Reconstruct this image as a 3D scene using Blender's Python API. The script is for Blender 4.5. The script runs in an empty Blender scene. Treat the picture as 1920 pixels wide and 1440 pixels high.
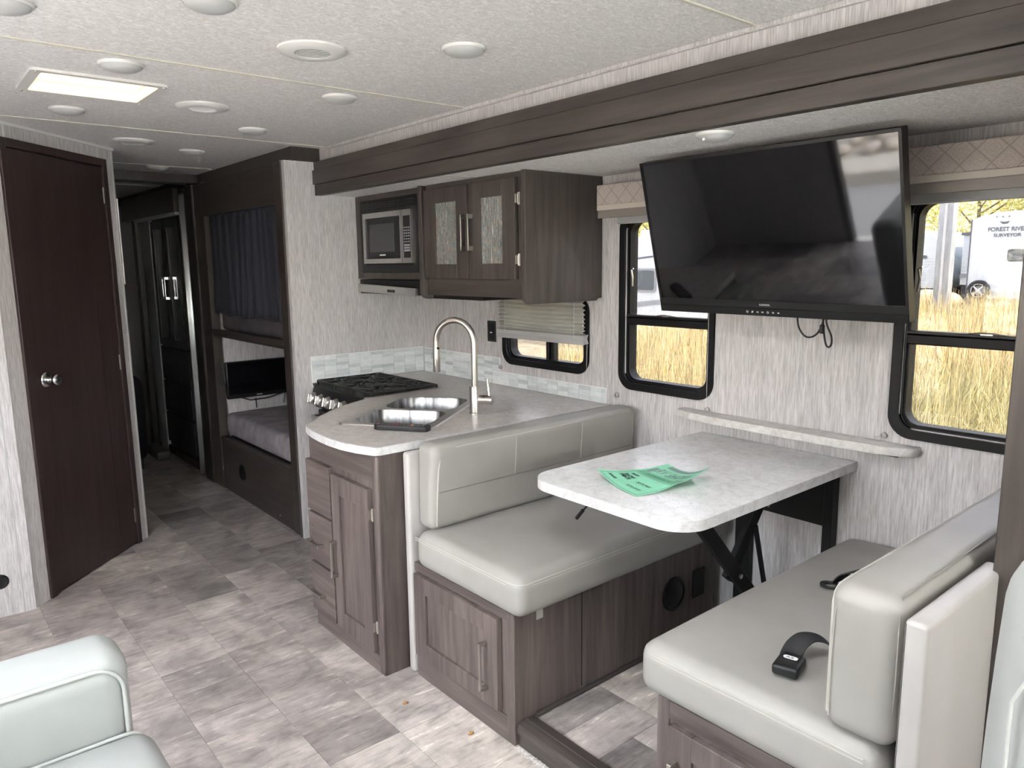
import bpy, bmesh, math, random
import numpy as np
from mathutils import Vector, Matrix
sc = bpy.context.scene
COL = sc.collection
random.seed(7); RNG = np.random.default_rng(7)

# ---------------------------------------------------------------- camera
F_PX = 1388.67
YAW, PITCH, ROLL = 0.873332, 0.160410, -0.012066
def cam_axes(a, b, c):
    f = Vector((-math.sin(a) * math.cos(b), math.cos(a) * math.cos(b), -math.sin(b)))
    r = Vector((math.cos(a), math.sin(a), 0)); u = r.cross(f)
    return math.cos(c) * r + math.sin(c) * u, -math.sin(c) * r + math.cos(c) * u, f
cr, cu, cf = cam_axes(YAW, PITCH, ROLL)
cam = bpy.data.cameras.new('camera'); cam.sensor_width = 36.0; cam.lens = F_PX / 1920 * 36.0
cam.clip_start = 0.02; cam.clip_end = 500
camo = bpy.data.objects.new('camera', cam); COL.objects.link(camo)
camo.matrix_world = Matrix(((cr.x, cu.x, -cf.x, 0), (cr.y, cu.y, -cf.y, 0), (cr.z, cu.z, -cf.z, 1.5), (0, 0, 0, 1)))
sc.camera = camo

# ---------------------------------------------------------------- daylight and exposure
SKY = 6.5; SUN = 13.0
w = bpy.data.worlds.new('sky'); sc.world = w; w.use_nodes = True
bg = w.node_tree.nodes['Background']; bg.inputs[0].default_value = (0.925, 0.95, 1.03, 1); bg.inputs[1].default_value = SKY
sun = bpy.data.lights.new('sun', 'SUN'); sun.energy = SUN; sun.angle = math.radians(2.5); sun.color = (1.0, 0.95, 0.89)
suno = bpy.data.objects.new('sun', sun); COL.objects.link(suno)
suno.rotation_euler = Vector((0.80, 0.17, 0.50)).to_track_quat('Z', 'Y').to_euler()
sc.view_settings.view_transform = 'Standard'; sc.view_settings.look = 'None'
sc.view_settings.gamma = 1.0; sc.view_settings.use_curve_mapping = False
sc.view_settings.exposure = 2.2
sc.cycles.use_denoising = True
sc.cycles.max_bounces = 14; sc.cycles.diffuse_bounces = 7; sc.cycles.glossy_bounces = 4; sc.cycles.transparent_max_bounces = 16
sc.cycles.transmission_bounces = 6
sc.cycles.caustics_reflective = False; sc.cycles.caustics_refractive = False
sc.cycles.sample_clamp_indirect = 8.0

def portal(loc, rot, sx, sy):
    l = bpy.data.lights.new('window_portal', 'AREA'); l.shape = 'RECTANGLE'; l.size = sx; l.size_y = sy; l.cycles.is_portal = True
    o = bpy.data.objects.new('window_portal', l); o.location = loc; o.rotation_euler = rot; COL.objects.link(o)

# ---------------------------------------------------------------- helpers: objects
def base_point(co):
    lo = co.min(0); hi = co.max(0)
    return Vector(((lo[0] + hi[0]) / 2, (lo[1] + hi[1]) / 2, lo[2]))
def place(o, parent, p):
    if parent is not None:
        o.parent = parent; o.location = Vector(p) - WL[parent.name]
    else:
        o.location = p
    WL[o.name] = Vector(p)
WL = {}
def ob(name, bm, mat, parent=None, smooth=35, label=None, cat=None, group=None, kind=None):
    me = bpy.data.meshes.new(name)
    bmesh.ops.recalc_face_normals(bm, faces=bm.faces)
    bm.to_mesh(me); bm.free()
    n = len(me.vertices); co = np.empty(n * 3); me.vertices.foreach_get('co', co); co = co.reshape(-1, 3)
    p = base_point(co); me.vertices.foreach_set('co', (co - np.array(p)).ravel())
    if smooth:
        me.polygons.foreach_set('use_smooth', [True] * len(me.polygons)); me.set_sharp_from_angle(angle=math.radians(smooth))
    o = bpy.data.objects.new(name, me); COL.objects.link(o)
    me.materials.append(mat)
    place(o, parent, p)
    tag(o, label, cat, group, kind)
    return o
def raw(name, verts, faces, mat, parent=None, smooth=35, **k):
    bm = bmesh.new(); vs = [bm.verts.new(v) for v in verts]
    for f in faces:
        try: bm.faces.new([vs[i] for i in f])
        except ValueError: pass
    return ob(name, bm, mat, parent, smooth, **k)
def npmesh(name, co, quads, mat, parent=None, cols=None, smooth=0, **k):
    me = bpy.data.meshes.new(name); co = np.asarray(co, float); p = base_point(co)
    me.vertices.add(len(co)); me.vertices.foreach_set('co', (co - np.array(p)).ravel())
    quads = np.asarray(quads, int); nq, nv = quads.shape
    me.loops.add(nq * nv); me.loops.foreach_set('vertex_index', quads.ravel())
    me.polygons.add(nq); me.polygons.foreach_set('loop_start', np.arange(nq) * nv)
    if smooth: me.polygons.foreach_set('use_smooth', np.ones(nq, bool))
    if cols is not None:
        a = me.color_attributes.new('Col', 'FLOAT_COLOR', 'POINT'); a.data.foreach_set('color', np.asarray(cols, float).ravel())
    me.update(); me.validate()
    o = bpy.data.objects.new(name, me); COL.objects.link(o); me.materials.append(mat); place(o, parent, p); tag(o, **k); return o
def tag(o, label=None, cat=None, group=None, kind=None):
    if label: o['label'] = label
    if cat: o['category'] = cat
    if group: o['group'] = group
    if kind: o['kind'] = kind
def thing(name, label, cat, loc, group=None, kind=None):
    o = bpy.data.objects.new(name, None); o.empty_display_size = 0.05; COL.objects.link(o)
    o.location = loc; WL[o.name] = Vector(loc); tag(o, label, cat, group, kind); return o
def copy_tree(src, delta, parent=None, label=None):
    c = src.copy(); COL.objects.link(c)
    if parent is not None: c.parent = parent
    else: c.location = src.location + Vector(delta)
    WL[c.name] = WL[src.name] + Vector(delta)
    if label: c['label'] = label
    for ch in list(src.children): copy_tree(ch, delta, c)
    return c

# ---------------------------------------------------------------- helpers: shapes
NB = bmesh.new
def box(bm, x0, x1, y0, y1, z0, z1, bev=0.0, seg=1, M=None):
    c = [(x, y, z) for x in (x0, x1) for y in (y0, y1) for z in (z0, z1)]
    vs = [bm.verts.new(p) for p in c]
    fs = [bm.faces.new([vs[i] for i in f]) for f in ((0, 1, 3, 2), (4, 6, 7, 5), (0, 4, 5, 1), (2, 3, 7, 6), (0, 2, 6, 4), (1, 5, 7, 3))]
    if bev:
        es = list({e for f in fs for e in f.edges})
        r = bmesh.ops.bevel(bm, geom=es, offset=bev, segments=seg, affect='EDGES', profile=0.5)
        vs = list({v for f in r['faces'] for v in f.verts} | {v for v in vs if v.is_valid})
    if M is not None: bmesh.ops.transform(bm, matrix=M, verts=[v for v in vs if v.is_valid])
    return bm
def B(x0, x1, y0, y1, z0, z1, bev=0.0, seg=1, M=None): return box(NB(), x0, x1, y0, y1, z0, z1, bev, seg, M)
def frame_M(o, U, V, W):   # local (u,v,w) -> world
    U, V, W = Vector(U), Vector(V), Vector(W)
    return Matrix(((U.x, V.x, W.x, o[0]), (U.y, V.y, W.y, o[1]), (U.z, V.z, W.z, o[2]), (0, 0, 0, 1)))
def prism(bm, pts, z0, z1, M=None, bev=0.0):
    n = len(pts); a = [bm.verts.new((p[0], p[1], z0)) for p in pts]; b = [bm.verts.new((p[0], p[1], z1)) for p in pts]
    f = [bm.faces.new(a[::-1]), bm.faces.new(b)]
    for i in range(n): f.append(bm.faces.new((a[i], a[(i + 1) % n], b[(i + 1) % n], b[i])))
    vs = a + b
    if bev:
        es = [e for fc in f[:2] for e in fc.edges]
        r = bmesh.ops.bevel(bm, geom=es, offset=bev, segments=2, affect='EDGES', profile=0.5)
        vs = list({v for fc in r['faces'] for v in fc.verts} | {v for v in vs if v.is_valid})
    if M is not None: bmesh.ops.transform(bm, matrix=M, verts=[v for v in vs if v.is_valid])
    return bm
def rrect(x0, x1, y0, y1, r, n=6):
    if not isinstance(r, (tuple, list)): r = (r,) * 4
    out = []
    for (cx, cy, a0, rr) in ((x1, y1, 0, r[0]), (x0, y1, 90, r[1]), (x0, y0, 180, r[2]), (x1, y0, 270, r[3])):
        sx = -1 if cx == x1 else 1; sy = -1 if cy == y1 else 1
        for i in range(n + 1):
            t = math.radians(a0 + 90 * i / n)
            out.append((cx + sx * rr + rr * math.cos(t), cy + sy * rr + rr * math.sin(t)))
    return out
def ring(bm, outer, inner, w0, w1, M=None):   # flat ring with depth
    n = len(outer)
    L = [[bm.verts.new((p[0], p[1], w)) for p in pts] for pts, w in ((outer, w0), (outer, w1), (inner, w1), (inner, w0))]
    for k in range(4):
        A, Bv = L[k], L[(k + 1) % 4]
        for i in range(n): bm.faces.new((A[i], A[(i + 1) % n], Bv[(i + 1) % n], Bv[i]))
    if M is not None: bmesh.ops.transform(bm, matrix=M, verts=[v for l in L for v in l])
    return bm
def tube(bm, pts, r, seg=8, closed=False, flat=None):
    pts = [Vector(p) for p in pts]; n = len(pts); rings = []
    up = Vector((0, 0, 1)); prev = None
    for i, p in enumerate(pts):
        if closed: t = (pts[(i + 1) % n] - pts[i - 1]).normalized()
        else: t = (pts[min(i + 1, n - 1)] - pts[max(i - 1, 0)]).normalized()
        if prev is None:
            a = t.cross(up)
            if a.length < 1e-3: a = t.cross(Vector((1, 0, 0)))
            a.normalize()
        else:
            a = prev - t * prev.dot(t); a.normalize()
        prev = a; b = t.cross(a)
        rr = r[i] if isinstance(r, (list, tuple)) else r
        rings.append([bm.verts.new(p + a * rr * math.cos(2 * math.pi * k / seg) + b * rr * math.sin(2 * math.pi * k / seg)) for k in range(seg)])
    m = n if closed else n - 1
    for i in range(m):
        A, Bv = rings[i], rings[(i + 1) % n]
        for k in range(seg): bm.faces.new((A[k], A[(k + 1) % seg], Bv[(k + 1) % seg], Bv[k]))
    if not closed: bm.faces.new(rings[0][::-1]); bm.faces.new(rings[-1])
    return bm
def smooth(pts, n=5):
    P_ = [Vector(p) for p in pts]; out = []
    for i in range(len(P_) - 1):
        a, b, c, d = P_[max(i - 1, 0)], P_[i], P_[i + 1], P_[min(i + 2, len(P_) - 1)]
        for k in range(n):
            t = k / n; out.append(0.5 * ((2 * b) + (c - a) * t + (2 * a - 5 * b + 4 * c - d) * t * t + (3 * b - a - 3 * c + d) * t ** 3))
    return out + [P_[-1]]
def lathe(bm, prof, M, seg=24):   # prof: (radius, height); axis = local z
    rings = []
    for r, h in prof:
        if r < 1e-6: rings.append([bm.verts.new(M @ Vector((0, 0, h)))])
        else: rings.append([bm.verts.new(M @ Vector((r * math.cos(2 * math.pi * k / seg), r * math.sin(2 * math.pi * k / seg), h))) for k in range(seg)])
    for A, Bv in zip(rings[:-1], rings[1:]):
        for k in range(seg):
            a, b, c, d = A[k % len(A)], A[(k + 1) % len(A)], Bv[(k + 1) % len(Bv)], Bv[k % len(Bv)]
            q = []
            for v in (a, b, c, d):
                if v not in q: q.append(v)
            if len(q) > 2:
                try: bm.faces.new(q)
                except ValueError: pass
    return bm
def axis_M(p, d):
    q = Vector(d).to_track_quat('Z', 'Y').to_matrix().to_4x4(); q.translation = Vector(p); return q
def rbox(bm, x0, x1, y0, y1, z0, z1, r, n=4, m=6, bulge=None, M=None):
    """rounded cushion box"""
    lo = np.array((x0, y0, z0)); hi = np.array((x1, y1, z1))
    def samp(a, b):
        e = [r * (1 - math.cos(math.pi / 2 * i / n)) for i in range(n + 1)]
        return [a + t for t in e] + list(np.linspace(a + r, b - r, m + 1)[1:-1]) + [b - t for t in e[::-1]]
    S = [samp(lo[i], hi[i]) for i in range(3)]
    cache = {}; vs = []
    def V(q):
        k = tuple(np.round(q, 5))
        if k in cache: return cache[k]
        q = np.array(q, float); c = np.clip(q, lo + r, hi - r); d = q - c; L = np.linalg.norm(d)
        p = c + d / L * r if L > 1e-9 else q
        if bulge is not None:
            p = p + bulge(p, (p - lo) / (hi - lo))
        v = bm.verts.new(p); cache[k] = v; vs.append(v); return v
    for ax in range(3):
        u, w_ = [(1, 2), (2, 0), (0, 1)][ax]
        for val in (lo[ax], hi[ax]):
            for i in range(len(S[u]) - 1):
                for j in range(len(S[w_]) - 1):
                    q = []
                    for (a, b) in ((i, j), (i + 1, j), (i + 1, j + 1), (i, j + 1)):
                        p = [0, 0, 0]; p[ax] = val; p[u] = S[u][a]; p[w_] = S[w_][b]; v = V(p)
                        if v not in q: q.append(v)
                    if len(q) > 2:
                        try: bm.faces.new(q)
                        except ValueError: pass
    if M is not None: bmesh.ops.transform(bm, matrix=M, verts=vs)
    return bm
def text_obj(name, s, mat, parent, M, size, width=None, depth=0.0006, bold=0.0, shear=0.0):
    cu_ = bpy.data.curves.new(name, 'FONT'); cu_.body = s; cu_.size = size; cu_.extrude = depth / 2; cu_.offset = bold; cu_.shear = shear
    cu_.align_x = 'LEFT'; cu_.resolution_u = 3
    t = bpy.data.objects.new(name, cu_); COL.objects.link(t)
    dg = bpy.context.evaluated_depsgraph_get(); me = bpy.data.meshes.new_from_object(t.evaluated_get(dg))
    bpy.data.objects.remove(t); bpy.data.curves.remove(cu_)
    n = len(me.vertices); co = np.empty(n * 3); me.vertices.foreach_get('co', co); co = co.reshape(-1, 3)
    if width: co[:, 0] *= width / co[:, 0].max()
    bm = NB(); bm.from_mesh(me); bm.verts.ensure_lookup_table()
    for v, c in zip(bm.verts, co): v.co = M @ Vector(c)
    bpy.data.meshes.remove(me)
    return ob(name, bm, mat, parent, 0)

# ---------------------------------------------------------------- materials
def nodes(name):
    m = bpy.data.materials.new(name); m.use_nodes = True; nt = m.node_tree
    return m, nt, nt.nodes['Principled BSDF']
def N(nt, t, **k):
    n = nt.nodes.new(t)
    for a, v in k.items(): setattr(n, a, v)
    return n
def ramp(nt, stops, fac):
    r = N(nt, 'ShaderNodeValToRGB'); e = r.color_ramp.elements
    while len(e) > 1: e.remove(e[0])
    e[0].position = stops[0][0]; e[0].color = (*stops[0][1], 1)
    for p, c in stops[1:]:
        x = e.new(p); x.color = (*c, 1)
    nt.links.new(fac, r.inputs[0]); return r.outputs[0]
def pos(nt, scale=(1, 1, 1)):
    g = N(nt, 'ShaderNodeNewGeometry'); mp = N(nt, 'ShaderNodeMapping'); mp.inputs['Scale'].default_value = scale
    nt.links.new(g.outputs['Position'], mp.inputs[0]); return mp.outputs[0]
def noise(nt, vec, scale, detail=4, rough=0.55, dist=0.0):
    n = N(nt, 'ShaderNodeTexNoise'); n.inputs['Scale'].default_value = scale; n.inputs['Detail'].default_value = detail
    n.inputs['Roughness'].default_value = rough; n.inputs['Distortion'].default_value = dist
    nt.links.new(vec, n.inputs['Vector']); return n.outputs['Fac']
def bump(nt, bs, h, strength, dist):
    b = N(nt, 'ShaderNodeBump'); b.inputs['Strength'].default_value = strength; b.inputs['Distance'].default_value = dist
    nt.links.new(h, b.inputs['Height']); nt.links.new(b.outputs[0], bs.inputs['Normal'])
def mix(nt, fac, a, b, mode='MIX'):
    m = N(nt, 'ShaderNodeMix'); m.data_type = 'RGBA'; m.blend_type = mode
    if isinstance(fac, float): m.inputs[0].default_value = fac
    else: nt.links.new(fac, m.inputs[0])
    for i, v in ((6, a), (7, b)):
        if isinstance(v, tuple): m.inputs[i].default_value = (*v, 1)
        else: nt.links.new(v, m.inputs[i])
    return m.outputs[2]
def flat(name, c, rough=0.5, metal=0.0, spec=0.5, coat=0.0):
    m, nt, b = nodes(name); b.inputs['Base Color'].default_value = (*c, 1); b.inputs['Roughness'].default_value = rough
    b.inputs['Metallic'].default_value = metal; b.inputs['Specular IOR Level'].default_value = spec; b.inputs['Coat Weight'].default_value = coat
    return m
def grainy(name, ca, cb, scale, nscale, rough=0.5, detail=4, bstr=0.0, bdist=0.001, lo=0.35, hi=0.65, metal=0.0, spec=0.5, dist=0.0):
    m, nt, b = nodes(name); v = pos(nt, scale); f = noise(nt, v, nscale, detail, dist=dist)
    nt.links.new(ramp(nt, [(lo, ca), (hi, cb)], f), b.inputs['Base Color'])
    b.inputs['Roughness'].default_value = rough; b.inputs['Metallic'].default_value = metal; b.inputs['Specular IOR Level'].default_value = spec
    if bstr: bump(nt, b, f, bstr, bdist)
    return m
def wood(name, ca, cb, axis, rough=0.45, spec=0.4):
    s = [34, 34, 34]; s['xyz'.index(axis)] = 2.2
    m, nt, b = nodes(name); v = pos(nt, s); f = noise(nt, v, 1.0, 6, 0.6, 0.6)
    s2 = [5, 5, 5]; s2['xyz'.index(axis)] = 0.8
    f2 = noise(nt, pos(nt, s2), 1.0, 3, 0.5, 1.2)
    c = ramp(nt, [(0.3, ca), (0.68, cb)], f); c2 = ramp(nt, [(0.3, (0.82, 0.8, 0.8)), (0.7, (1.15, 1.13, 1.1))], f2)
    nt.links.new(mix(nt, 1.0, c, c2, 'MULTIPLY'), b.inputs['Base Color'])
    b.inputs['Roughness'].default_value = rough; b.inputs['Specular IOR Level'].default_value = spec
    bump(nt, b, f, 0.12, 0.001); return m
WA, WBc = (0.070, 0.056, 0.053), (0.150, 0.124, 0.117)
wood_x = wood('greige_wood_x', WA, WBc, 'x'); wood_y = wood('greige_wood_y', WA, WBc, 'y'); wood_z = wood('greige_wood_z', WA, WBc, 'z')
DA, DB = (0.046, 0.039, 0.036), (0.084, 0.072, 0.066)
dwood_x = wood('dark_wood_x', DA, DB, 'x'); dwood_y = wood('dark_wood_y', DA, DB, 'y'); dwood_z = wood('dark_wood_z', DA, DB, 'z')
espresso = wood('espresso_wood', (0.030, 0.020, 0.019), (0.046, 0.032, 0.030), 'z', 0.38, 0.4)
hallwood = wood('hall_wood', (0.035, 0.029, 0.026), (0.065, 0.054, 0.048), 'z', 0.35, 0.5)
def wallpaper():
    m, nt, b = nodes('streaked_wallpaper')
    f = noise(nt, pos(nt, (230, 230, 15)), 1.0, 4, 0.6, 0.3); f2 = noise(nt, pos(nt, (40, 40, 3)), 1.0, 2)
    c = ramp(nt, [(0.32, (0.40, 0.385, 0.387)), (0.5, (0.545, 0.528, 0.53)), (0.66, (0.66, 0.643, 0.645))], f)
    nt.links.new(mix(nt, 1.0, c, ramp(nt, [(0.3, (0.92, 0.92, 0.92)), (0.7, (1.06, 1.05, 1.05))], f2), 'MULTIPLY'), b.inputs['Base Color'])
    b.inputs['Roughness'].default_value = 0.6; bump(nt, b, f, 0.25, 0.0015); return m
wallp = wallpaper()
def ceilmat():
    m, nt, b = nodes('speckled_ceiling_panel')
    f = noise(nt, pos(nt, (95, 48, 60)), 1.0, 4, 0.6, 1.6)
    c = ramp(nt, [(0.34, (0.60, 0.585, 0.585)), (0.52, (0.73, 0.715, 0.712)), (0.66, (0.88, 0.87, 0.865))], f)
    nt.links.new(c, b.inputs['Base Color']); b.inputs['Roughness'].default_value = 0.65; bump(nt, b, f, 0.15, 0.001); return m
ceilm = ceilmat()
def floormat():
    m, nt, b = nodes('greige_vinyl_tile')
    oi = N(nt, 'ShaderNodeObjectInfo'); rnd = oi.outputs['Random']
    g = N(nt, 'ShaderNodeNewGeometry'); ad = N(nt, 'ShaderNodeVectorMath', operation='ADD'); cmb = N(nt, 'ShaderNodeMath', operation='MULTIPLY')
    nt.links.new(rnd, cmb.inputs[0]); cmb.inputs[1].default_value = 37.0
    nt.links.new(g.outputs['Position'], ad.inputs[0]); nt.links.new(cmb.outputs[0], ad.inputs[1])
    mp = N(nt, 'ShaderNodeMapping'); mp.inputs['Scale'].default_value = (52, 9, 1); nt.links.new(ad.outputs[0], mp.inputs[0])
    f = noise(nt, mp.outputs[0], 1.0, 6, 0.65, 0.5)
    mp2 = N(nt, 'ShaderNodeMapping'); mp2.inputs['Scale'].default_value = (7, 7, 1); nt.links.new(ad.outputs[0], mp2.inputs[0])
    f2 = noise(nt, mp2.outputs[0], 1.0, 5, 0.6, 0.4)
    base = ramp(nt, [(0.0, (0.175, 0.160, 0.157)), (0.2, (0.42, 0.385, 0.37)), (0.38, (0.235, 0.215, 0.210)), (0.58, (0.54, 0.495, 0.46)), (0.78, (0.31, 0.283, 0.274)), (1.0, (0.46, 0.42, 0.40))], rnd)
    cl = ramp(nt, [(0.3, (0.62, 0.61, 0.61)), (0.7, (1.42, 1.40, 1.37))], f2); st = ramp(nt, [(0.34, (0.70, 0.69, 0.68)), (0.48, (0.97, 0.97, 0.97)), (0.60, (1.03, 1.03, 1.03)), (0.69, (1.75, 1.73, 1.7))], f)
    nt.links.new(mix(nt, 1.0, mix(nt, 1.0, base, cl, 'MULTIPLY'), st, 'MULTIPLY'), b.inputs['Base Color'])
    b.inputs['Roughness'].default_value = 0.36; b.inputs['Specular IOR Level'].default_value = 0.5; bump(nt, b, f, 0.08, 0.0008); return m
floorm = floormat()
groutm = flat('tile_joint', (0.16, 0.14, 0.13), 0.7)
def vinyl(name, c, rough=0.42):
    m, nt, b = nodes(name); f = noise(nt, pos(nt), 420, 3, 0.6); f2 = noise(nt, pos(nt), 5.0, 3)
    nt.links.new(mix(nt, 1.0, c, ramp(nt, [(0.3, (0.93, 0.93, 0.93)), (0.7, (1.05, 1.05, 1.05))], f2), 'MULTIPLY'), b.inputs['Base Color'])
    b.inputs['Roughness'].default_value = rough; b.inputs['Specular IOR Level'].default_value = 0.45; bump(nt, b, f, 0.25, 0.0006); return m
beige = vinyl('taupe_vinyl', (0.298, 0.287, 0.267)); beige_l = vinyl('pale_taupe_vinyl', (0.42, 0.40, 0.385), 0.3)
white_v = vinyl('white_vinyl', (0.31, 0.323, 0.313), 0.4); seam_m = flat('pale_seam_thread', (0.42, 0.40, 0.365), 0.6); seam_w = flat('white_seam_piping', (0.40, 0.415, 0.40), 0.5)
def laminate(name, a, b_, c, rough=0.3):
    m, nt, b = nodes(name); f = noise(nt, pos(nt), 26, 7, 0.72, 0.8); f2 = noise(nt, pos(nt), 260, 2)
    k = ramp(nt, [(0.32, a), (0.5, b_), (0.68, c)], f)
    nt.links.new(mix(nt, 1.0, k, ramp(nt, [(0.3, (0.86, 0.86, 0.86)), (0.6, (1.04, 1.04, 1.04))], f2), 'MULTIPLY'), b.inputs['Base Color'])
    b.inputs['Roughness'].default_value = rough; return m
counter_m = laminate('speckled_laminate', (0.40, 0.365, 0.345), (0.53, 0.495, 0.47), (0.64, 0.61, 0.585))
table_m = laminate('pale_speckled_laminate', (0.52, 0.52, 0.51), (0.67, 0.67, 0.66), (0.77, 0.77, 0.76), 0.28)
edge_m = laminate('white_marbled_edge', (0.42, 0.418, 0.42), (0.56, 0.558, 0.56), (0.64, 0.638, 0.64), 0.4)
black = flat('black_frame', (0.008, 0.008, 0.009), 0.45, spec=0.2); blackp = flat('black_plastic', (0.009, 0.009, 0.010), 0.38, spec=0.35); blackm = flat('matte_black', (0.008, 0.008, 0.009), 0.6, spec=0.3)
iron = flat('black_iron', (0.018, 0.018, 0.018), 0.45)
screen = flat('tv_glass', (0.004, 0.004, 0.005), 0.04, spec=0.6)
steel = grainy('brushed_steel', (0.50, 0.49, 0.47), (0.62, 0.61, 0.59), (60, 60, 400), 1.0, 0.3, metal=1.0)
nickel = flat('brushed_nickel', (0.56, 0.53, 0.49), 0.28, 1.0); chrome = flat('chrome', (0.72, 0.72, 0.72), 0.14, 1.0); bronze = flat('pewter', (0.30, 0.26, 0.23), 0.28, 1.0)
whitep = flat('white_plastic', (0.70, 0.69, 0.68), 0.4); cream = flat('cream_batten', (0.58, 0.56, 0.48), 0.5); creamw = flat('cream_vent_wall', (0.90, 0.81, 0.66), 0.5)
greyp = flat('grey_plastic', (0.40, 0.40, 0.41), 0.45); lens = flat('frosted_lens', (0.50, 0.505, 0.505), 0.35)
def glassm(name, tint):
    m = bpy.data.materials.new(name); m.use_nodes = True; nt = m.node_tree; nt.nodes.clear()
    o = N(nt, 'ShaderNodeOutputMaterial'); t = N(nt, 'ShaderNodeBsdfTransparent'); g = N(nt, 'ShaderNodeBsdfGlossy'); mx = N(nt, 'ShaderNodeMixShader'); lw = N(nt, 'ShaderNodeLayerWeight')
    t.inputs[0].default_value = (*tint, 1); g.inputs['Roughness'].default_value = 0.0; lw.inputs[0].default_value = 0.5
    p = N(nt, 'ShaderNodeMath', operation='POWER'); p.inputs[1].default_value = 5.0; nt.links.new(lw.outputs['Facing'], p.inputs[0])
    q = N(nt, 'ShaderNodeMath', operation='MULTIPLY_ADD'); q.inputs[1].default_value = 0.9; q.inputs[2].default_value = 0.03; nt.links.new(p.outputs[0], q.inputs[0])
    nt.links.new(q.outputs[0], mx.inputs[0]); nt.links.new(t.outputs[0], mx.inputs[1]); nt.links.new(g.outputs[0], mx.inputs[2]); nt.links.new(mx.outputs[0], o.inputs[0]); return m
tinted = glassm('tinted_window_glass', (0.295, 0.295, 0.30)); clear = glassm('clear_glass', (0.9, 0.92, 0.9)); smoke = glassm('smoked_glass', (0.35, 0.35, 0.36))
def translucent(name, c, mixf):
    m = bpy.data.materials.new(name); m.use_nodes = True; nt = m.node_tree; nt.nodes.clear()
    o = N(nt, 'ShaderNodeOutputMaterial'); d = N(nt, 'ShaderNodeBsdfDiffuse'); t = N(nt, 'ShaderNodeBsdfTranslucent'); mx = N(nt, 'ShaderNodeMixShader')
    d.inputs[0].default_value = (*c, 1); t.inputs[0].default_value = (*c, 1); mx.inputs[0].default_value = mixf
    nt.links.new(d.outputs[0], mx.inputs[1]); nt.links.new(t.outputs[0], mx.inputs[2]); nt.links.new(mx.outputs[0], o.inputs[0]); return m
# ================================================================ the setting
XD, YW, ZC, ZS = -3.765, 2.463, 2.12, 1.874
def S(name, bm, m, label, parent=None, smooth=35):
    return ob(name, bm, m, parent, smooth, label=label if parent is None else None, cat=name.split('_')[0] if parent is None else None, kind='structure' if parent is None else None)
def holes(bm, u0, u1, v0, v1, hs, put):
    """rectangle u,v with rectangular holes (u0,u1,v0,v1) cut out, hs sorted by u and apart in u"""
    u = u0
    for (a, b, c, d) in hs:
        put(u, a, v0, v1)
        if c > v0: put(a, b, v0, c)
        if d < v1: put(a, b, d, v1)
        u = b
    put(u, u1, v0, v1)
# --- floors with their tiles
floor = S('floor', B(-7.7, 1.7, -0.64, 2.56, -0.06, -0.0025), groutm, 'greige vinyl tile floor of the aisle')
TILE = {}
def tile(parent, x0, x1, y0, y1, ztop):
    g = 0.0005; k = (round(x1 - x0, 3), round(y1 - y0, 3))
    if k not in TILE:
        o = ob('floor_tile', B(x0 + g, x1 - g, y0 + g, y1 - g, ztop - 0.003, ztop), floorm, parent, 0); TILE[k] = o.data; return
    o = bpy.data.objects.new('floor_tile', TILE[k]); COL.objects.link(o); place(o, parent, Vector(((x0 + x1) / 2, (y0 + y1) / 2, ztop - 0.003)))
FIX = {5: [-5.6, -5.1, -4.69, -4.19, -3.85, -3.29, -2.80, -2.62, -2.435, -2.29, -1.79, -1.46, -1.29, -0.79, -0.46, 0.04],
       6: [-5.6, -5.27, -4.77, -4.19, -3.86, -3.69, -3.36, -3.14, -2.81, -2.61, -2.12, -1.93, -1.6, -1.1, -0.93, -0.6, 0.04]}
lens_ = [0.17, 0.33, 0.5, 0.33, 0.5, 0.17]
rt = random.Random(11)
for k in range(0, 10):
    y0 = -0.625 + 0.25 * k; y1 = y0 + 0.25
    if k in FIX: xs = FIX[k]
    else:
        xs = [-5.6 - rt.random() * 0.2]
        while xs[-1] < 0.0: xs.append(xs[-1] + rt.choice(lens_))
    for a, b in zip(xs[:-1], xs[1:]): tile(floor, a, b, y0, y1, 0.0)
for a, b in ((-7.6, -6.6), (-6.6, -5.62)):
    for k in range(0, 10): tile(floor, a, b, -0.625 + 0.25 * k, -0.375 + 0.25 * k, -0.0005)
floor2 = S('floor', B(-2.18, -0.46, 1.44, YW, 0.0, 0.0635), groutm, 'raised vinyl floor between the dinette benches')
for (a, b, c, d) in ((-1.66, -1.502, 1.44, 1.73), (-1.502, -1.352, 1.44, 1.73), (-1.352, -1.02, 1.44, 1.60), (-1.352, -1.02, 1.60, 1.73), (-1.66, -1.33, 1.73, 1.98), (-1.33, -1.02, 1.73, 1.98), (-1.66, -1.49, 1.98, 2.23), (-1.49, -1.02, 1.98, 2.23), (-1.66, -1.25, 2.23, YW), (-1.25, -1.02, 2.23, YW)):
    tile(floor2, a, b, c, d, 0.066)
# nosing of the slide floor
nose = thing('slide_nosing', 'glossy dark wood nosing along the edge of the raised dinette floor', 'trim', (-1.3, 1.4, 0.0))
prof = [(1.372, 0.0), (1.372, 0.045), (1.366, 0.048), (1.366, 0.062), (1.372, 0.072), (1.382, 0.077), (1.400, 0.079), (1.402, 0.077), (1.404, 0.079), (1.436, 0.076), (1.440, 0.067), (1.440, 0.0)]
nosem = wood('glossy_dark_trim', DA, DB, 'x', 0.22, 0.6)
ob('nosing', prism(NB(), [(y, z) for y, z in prof], 0, 0.60, frame_M((-1.626, 0, 0), (0, 1, 0), (0, 0, 1), (1, 0, 0))), nosem, nose, 30)
ob('groove_bead', B(-1.626, -1.03, 1.3650, 1.3725, 0.0445, 0.048), nosem, nose)
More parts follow.
